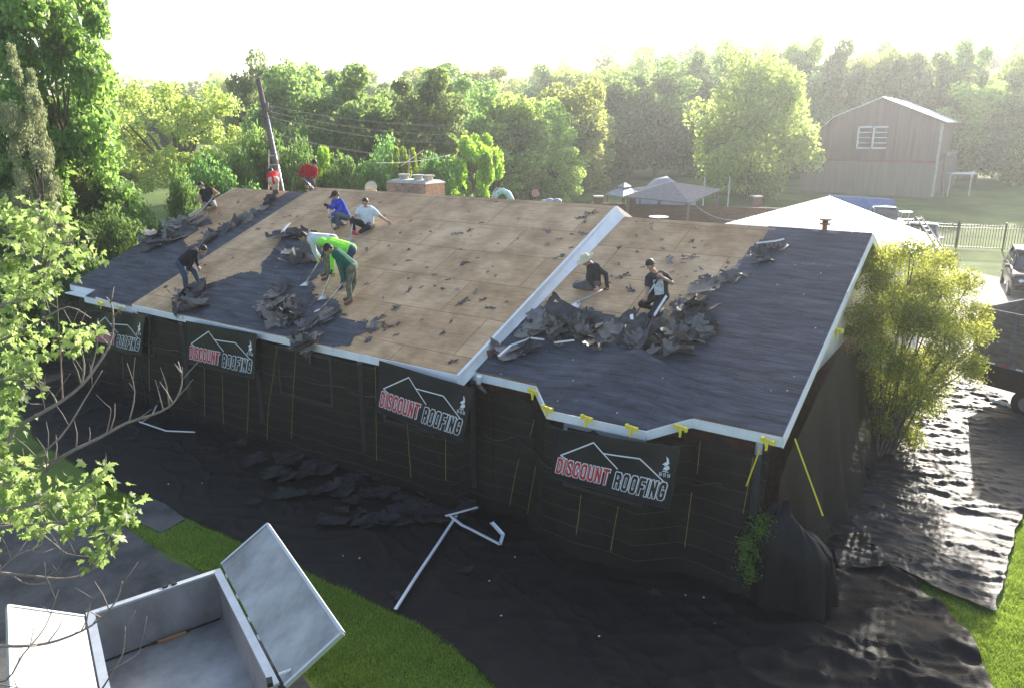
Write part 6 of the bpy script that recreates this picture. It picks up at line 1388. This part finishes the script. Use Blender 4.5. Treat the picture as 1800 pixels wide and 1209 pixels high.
# dump trailer on the right driveway
tl = P(1722, 640, 0); DT = empty('dump_trailer', tuple(P(1790, 640)), 0, 'black dump trailer with weathered wooden sideboards on the right driveway', 'trailer')
d0 = 18.6
q1 = at(1722, 541, 19.2); q2 = at(1860, 570, 17.6); ddv = (q2-q1); ddv.z = 0; ddv.normalize(); nv = Vector((-ddv.y, ddv.x, 0)); nv = nv if nv.y > 0 else -nv
L_ = 4.2; Wd = 2.1; zt_ = q1.z; zb_ = .75
def dq(s, t, z): q = Vector((q1.x, q1.y, 0))+ddv*s+nv*t; return Vector((q.x, q.y, z))
def dbox(s0, s1, t0, t1, z0, z1): return ([dq(s0, t0, z0), dq(s1, t0, z0), dq(s1, t1, z0), dq(s0, t1, z0)], [dq(s0, t0, z1), dq(s1, t0, z1), dq(s1, t1, z1), dq(s0, t1, z1)])
for (a, b, c, d, nm, mm, z0, z1) in ((0, L_, 0, .05, 'sideboard', 'woodgrey', zb_+.45, zt_), (0, L_, Wd-.05, Wd, 'sideboard', 'woodgrey', zb_+.45, zt_+.02), (.0, .05, .05, Wd-.05, 'sideboard', 'woodgrey', zb_+.45, zt_)):
    MB().hexa(*dbox(a, b, c, d, z0, z1)).build(nm, M[mm], DT)
MB().hexa(*dbox(.02, L_, .01, Wd-.01, zb_-.1, zb_+.44)).build('bed', M['black'], DT)
tr_ = MB(); tr_.hexa(*dbox(-.03, L_, -.03, .0, zt_-.05, zt_+.03)); tr_.hexa(*dbox(-.03, L_, Wd, Wd+.03, zt_-.03, zt_+.05)); tr_.hexa(*dbox(-.03, L_, -.04, -.002, zb_+.40, zb_+.47))
for s in (.9, 2.2, 3.5): tr_.hexa(*dbox(s, s+.08, -.05, -.005, zb_+.48, zt_-.06))
tr_.build('rail', M['greyshingle'], DT)
for i in range(8):
    s = .12+i*.34; MB().hexa(*dbox(s, s+.16, -.052, -.043, zb_+.42, zb_+.46)).build('reflector', M['redrefl'] if i % 2 == 0 else M['white'], DT)
fr_ = MB(); fr_.hexa(*dbox(.2, L_, .4, .5, .45, .64)); fr_.hexa(*dbox(.2, L_, 1.6, 1.7, .45, .64)); fr_.build('frame', M['black'], DT)
for t in (-.02, Wd-.2):
    for s in (1.5, 2.4):
        wv = MB().tube([dq(s, t, .36), dq(s, t+.22, .36)], .36, 22).build('wheel', M['black'], DT); MB().tube([dq(s, t-.01, .36), dq(s, t+.21, .36)], .18, 14).build('rim', M['steel'], wv)
# white rag on tarp
rg = MB(); 
for i in range(8): rg.ell(P(1745+i*5, 704+i*1.6, .10)+Vector((0, rcr.uniform(-.04, .04), rcr.uniform(0, .03))), (.10, .07, .05), 8, 6)
remesh(rg, 'white_rag', M['white'], None, .015); tag(bpy.data.objects['white_rag'], 'crumpled white rag on the tarp below the dump trailer', 'rag')
# litter specks on the tarp
for i, (x, y) in enumerate([(905, 978), (881, 1081), (603, 976), (632, 980), (860, 1020), (296, 850), (355, 848), (1053, 1117), (1205, 1045), (1237, 1049), (492, 655), (490, 736), (350, 737)]):
    q = P(x, y, .07); mb = MB().ell(q, (.012+.006*(i % 2), .010, .008), 7, 5); tag(mb.build('paper_bit', M['white']), 'tiny white fleck lying on the black ground tarp', 'litter', 'white flecks on the tarp')

# ------------------------------------------------------------------ haze
hz = MB().box((0, 130, 40), (620, 640, 100)); hz.v = [Vector((v.x, v.y, -2.0 if v.z < 0 else 60)) for v in hz.v]
hm = bpy.data.materials.new('haze'); hm.use_nodes = True; n = hm.node_tree; n.nodes.remove(n.nodes['Principled BSDF']); pvn = n.nodes.new('ShaderNodeVolumePrincipled')
pvn.inputs['Density'].default_value = .0008; pvn.inputs['Color'].default_value = (.93, .96, 1, 1); pvn.inputs['Anisotropy'].default_value = .6
n.links.new(pvn.outputs[0], n.nodes['Material Output'].inputs['Volume'])
tag(hz.build('haze', hm), kind='stuff')
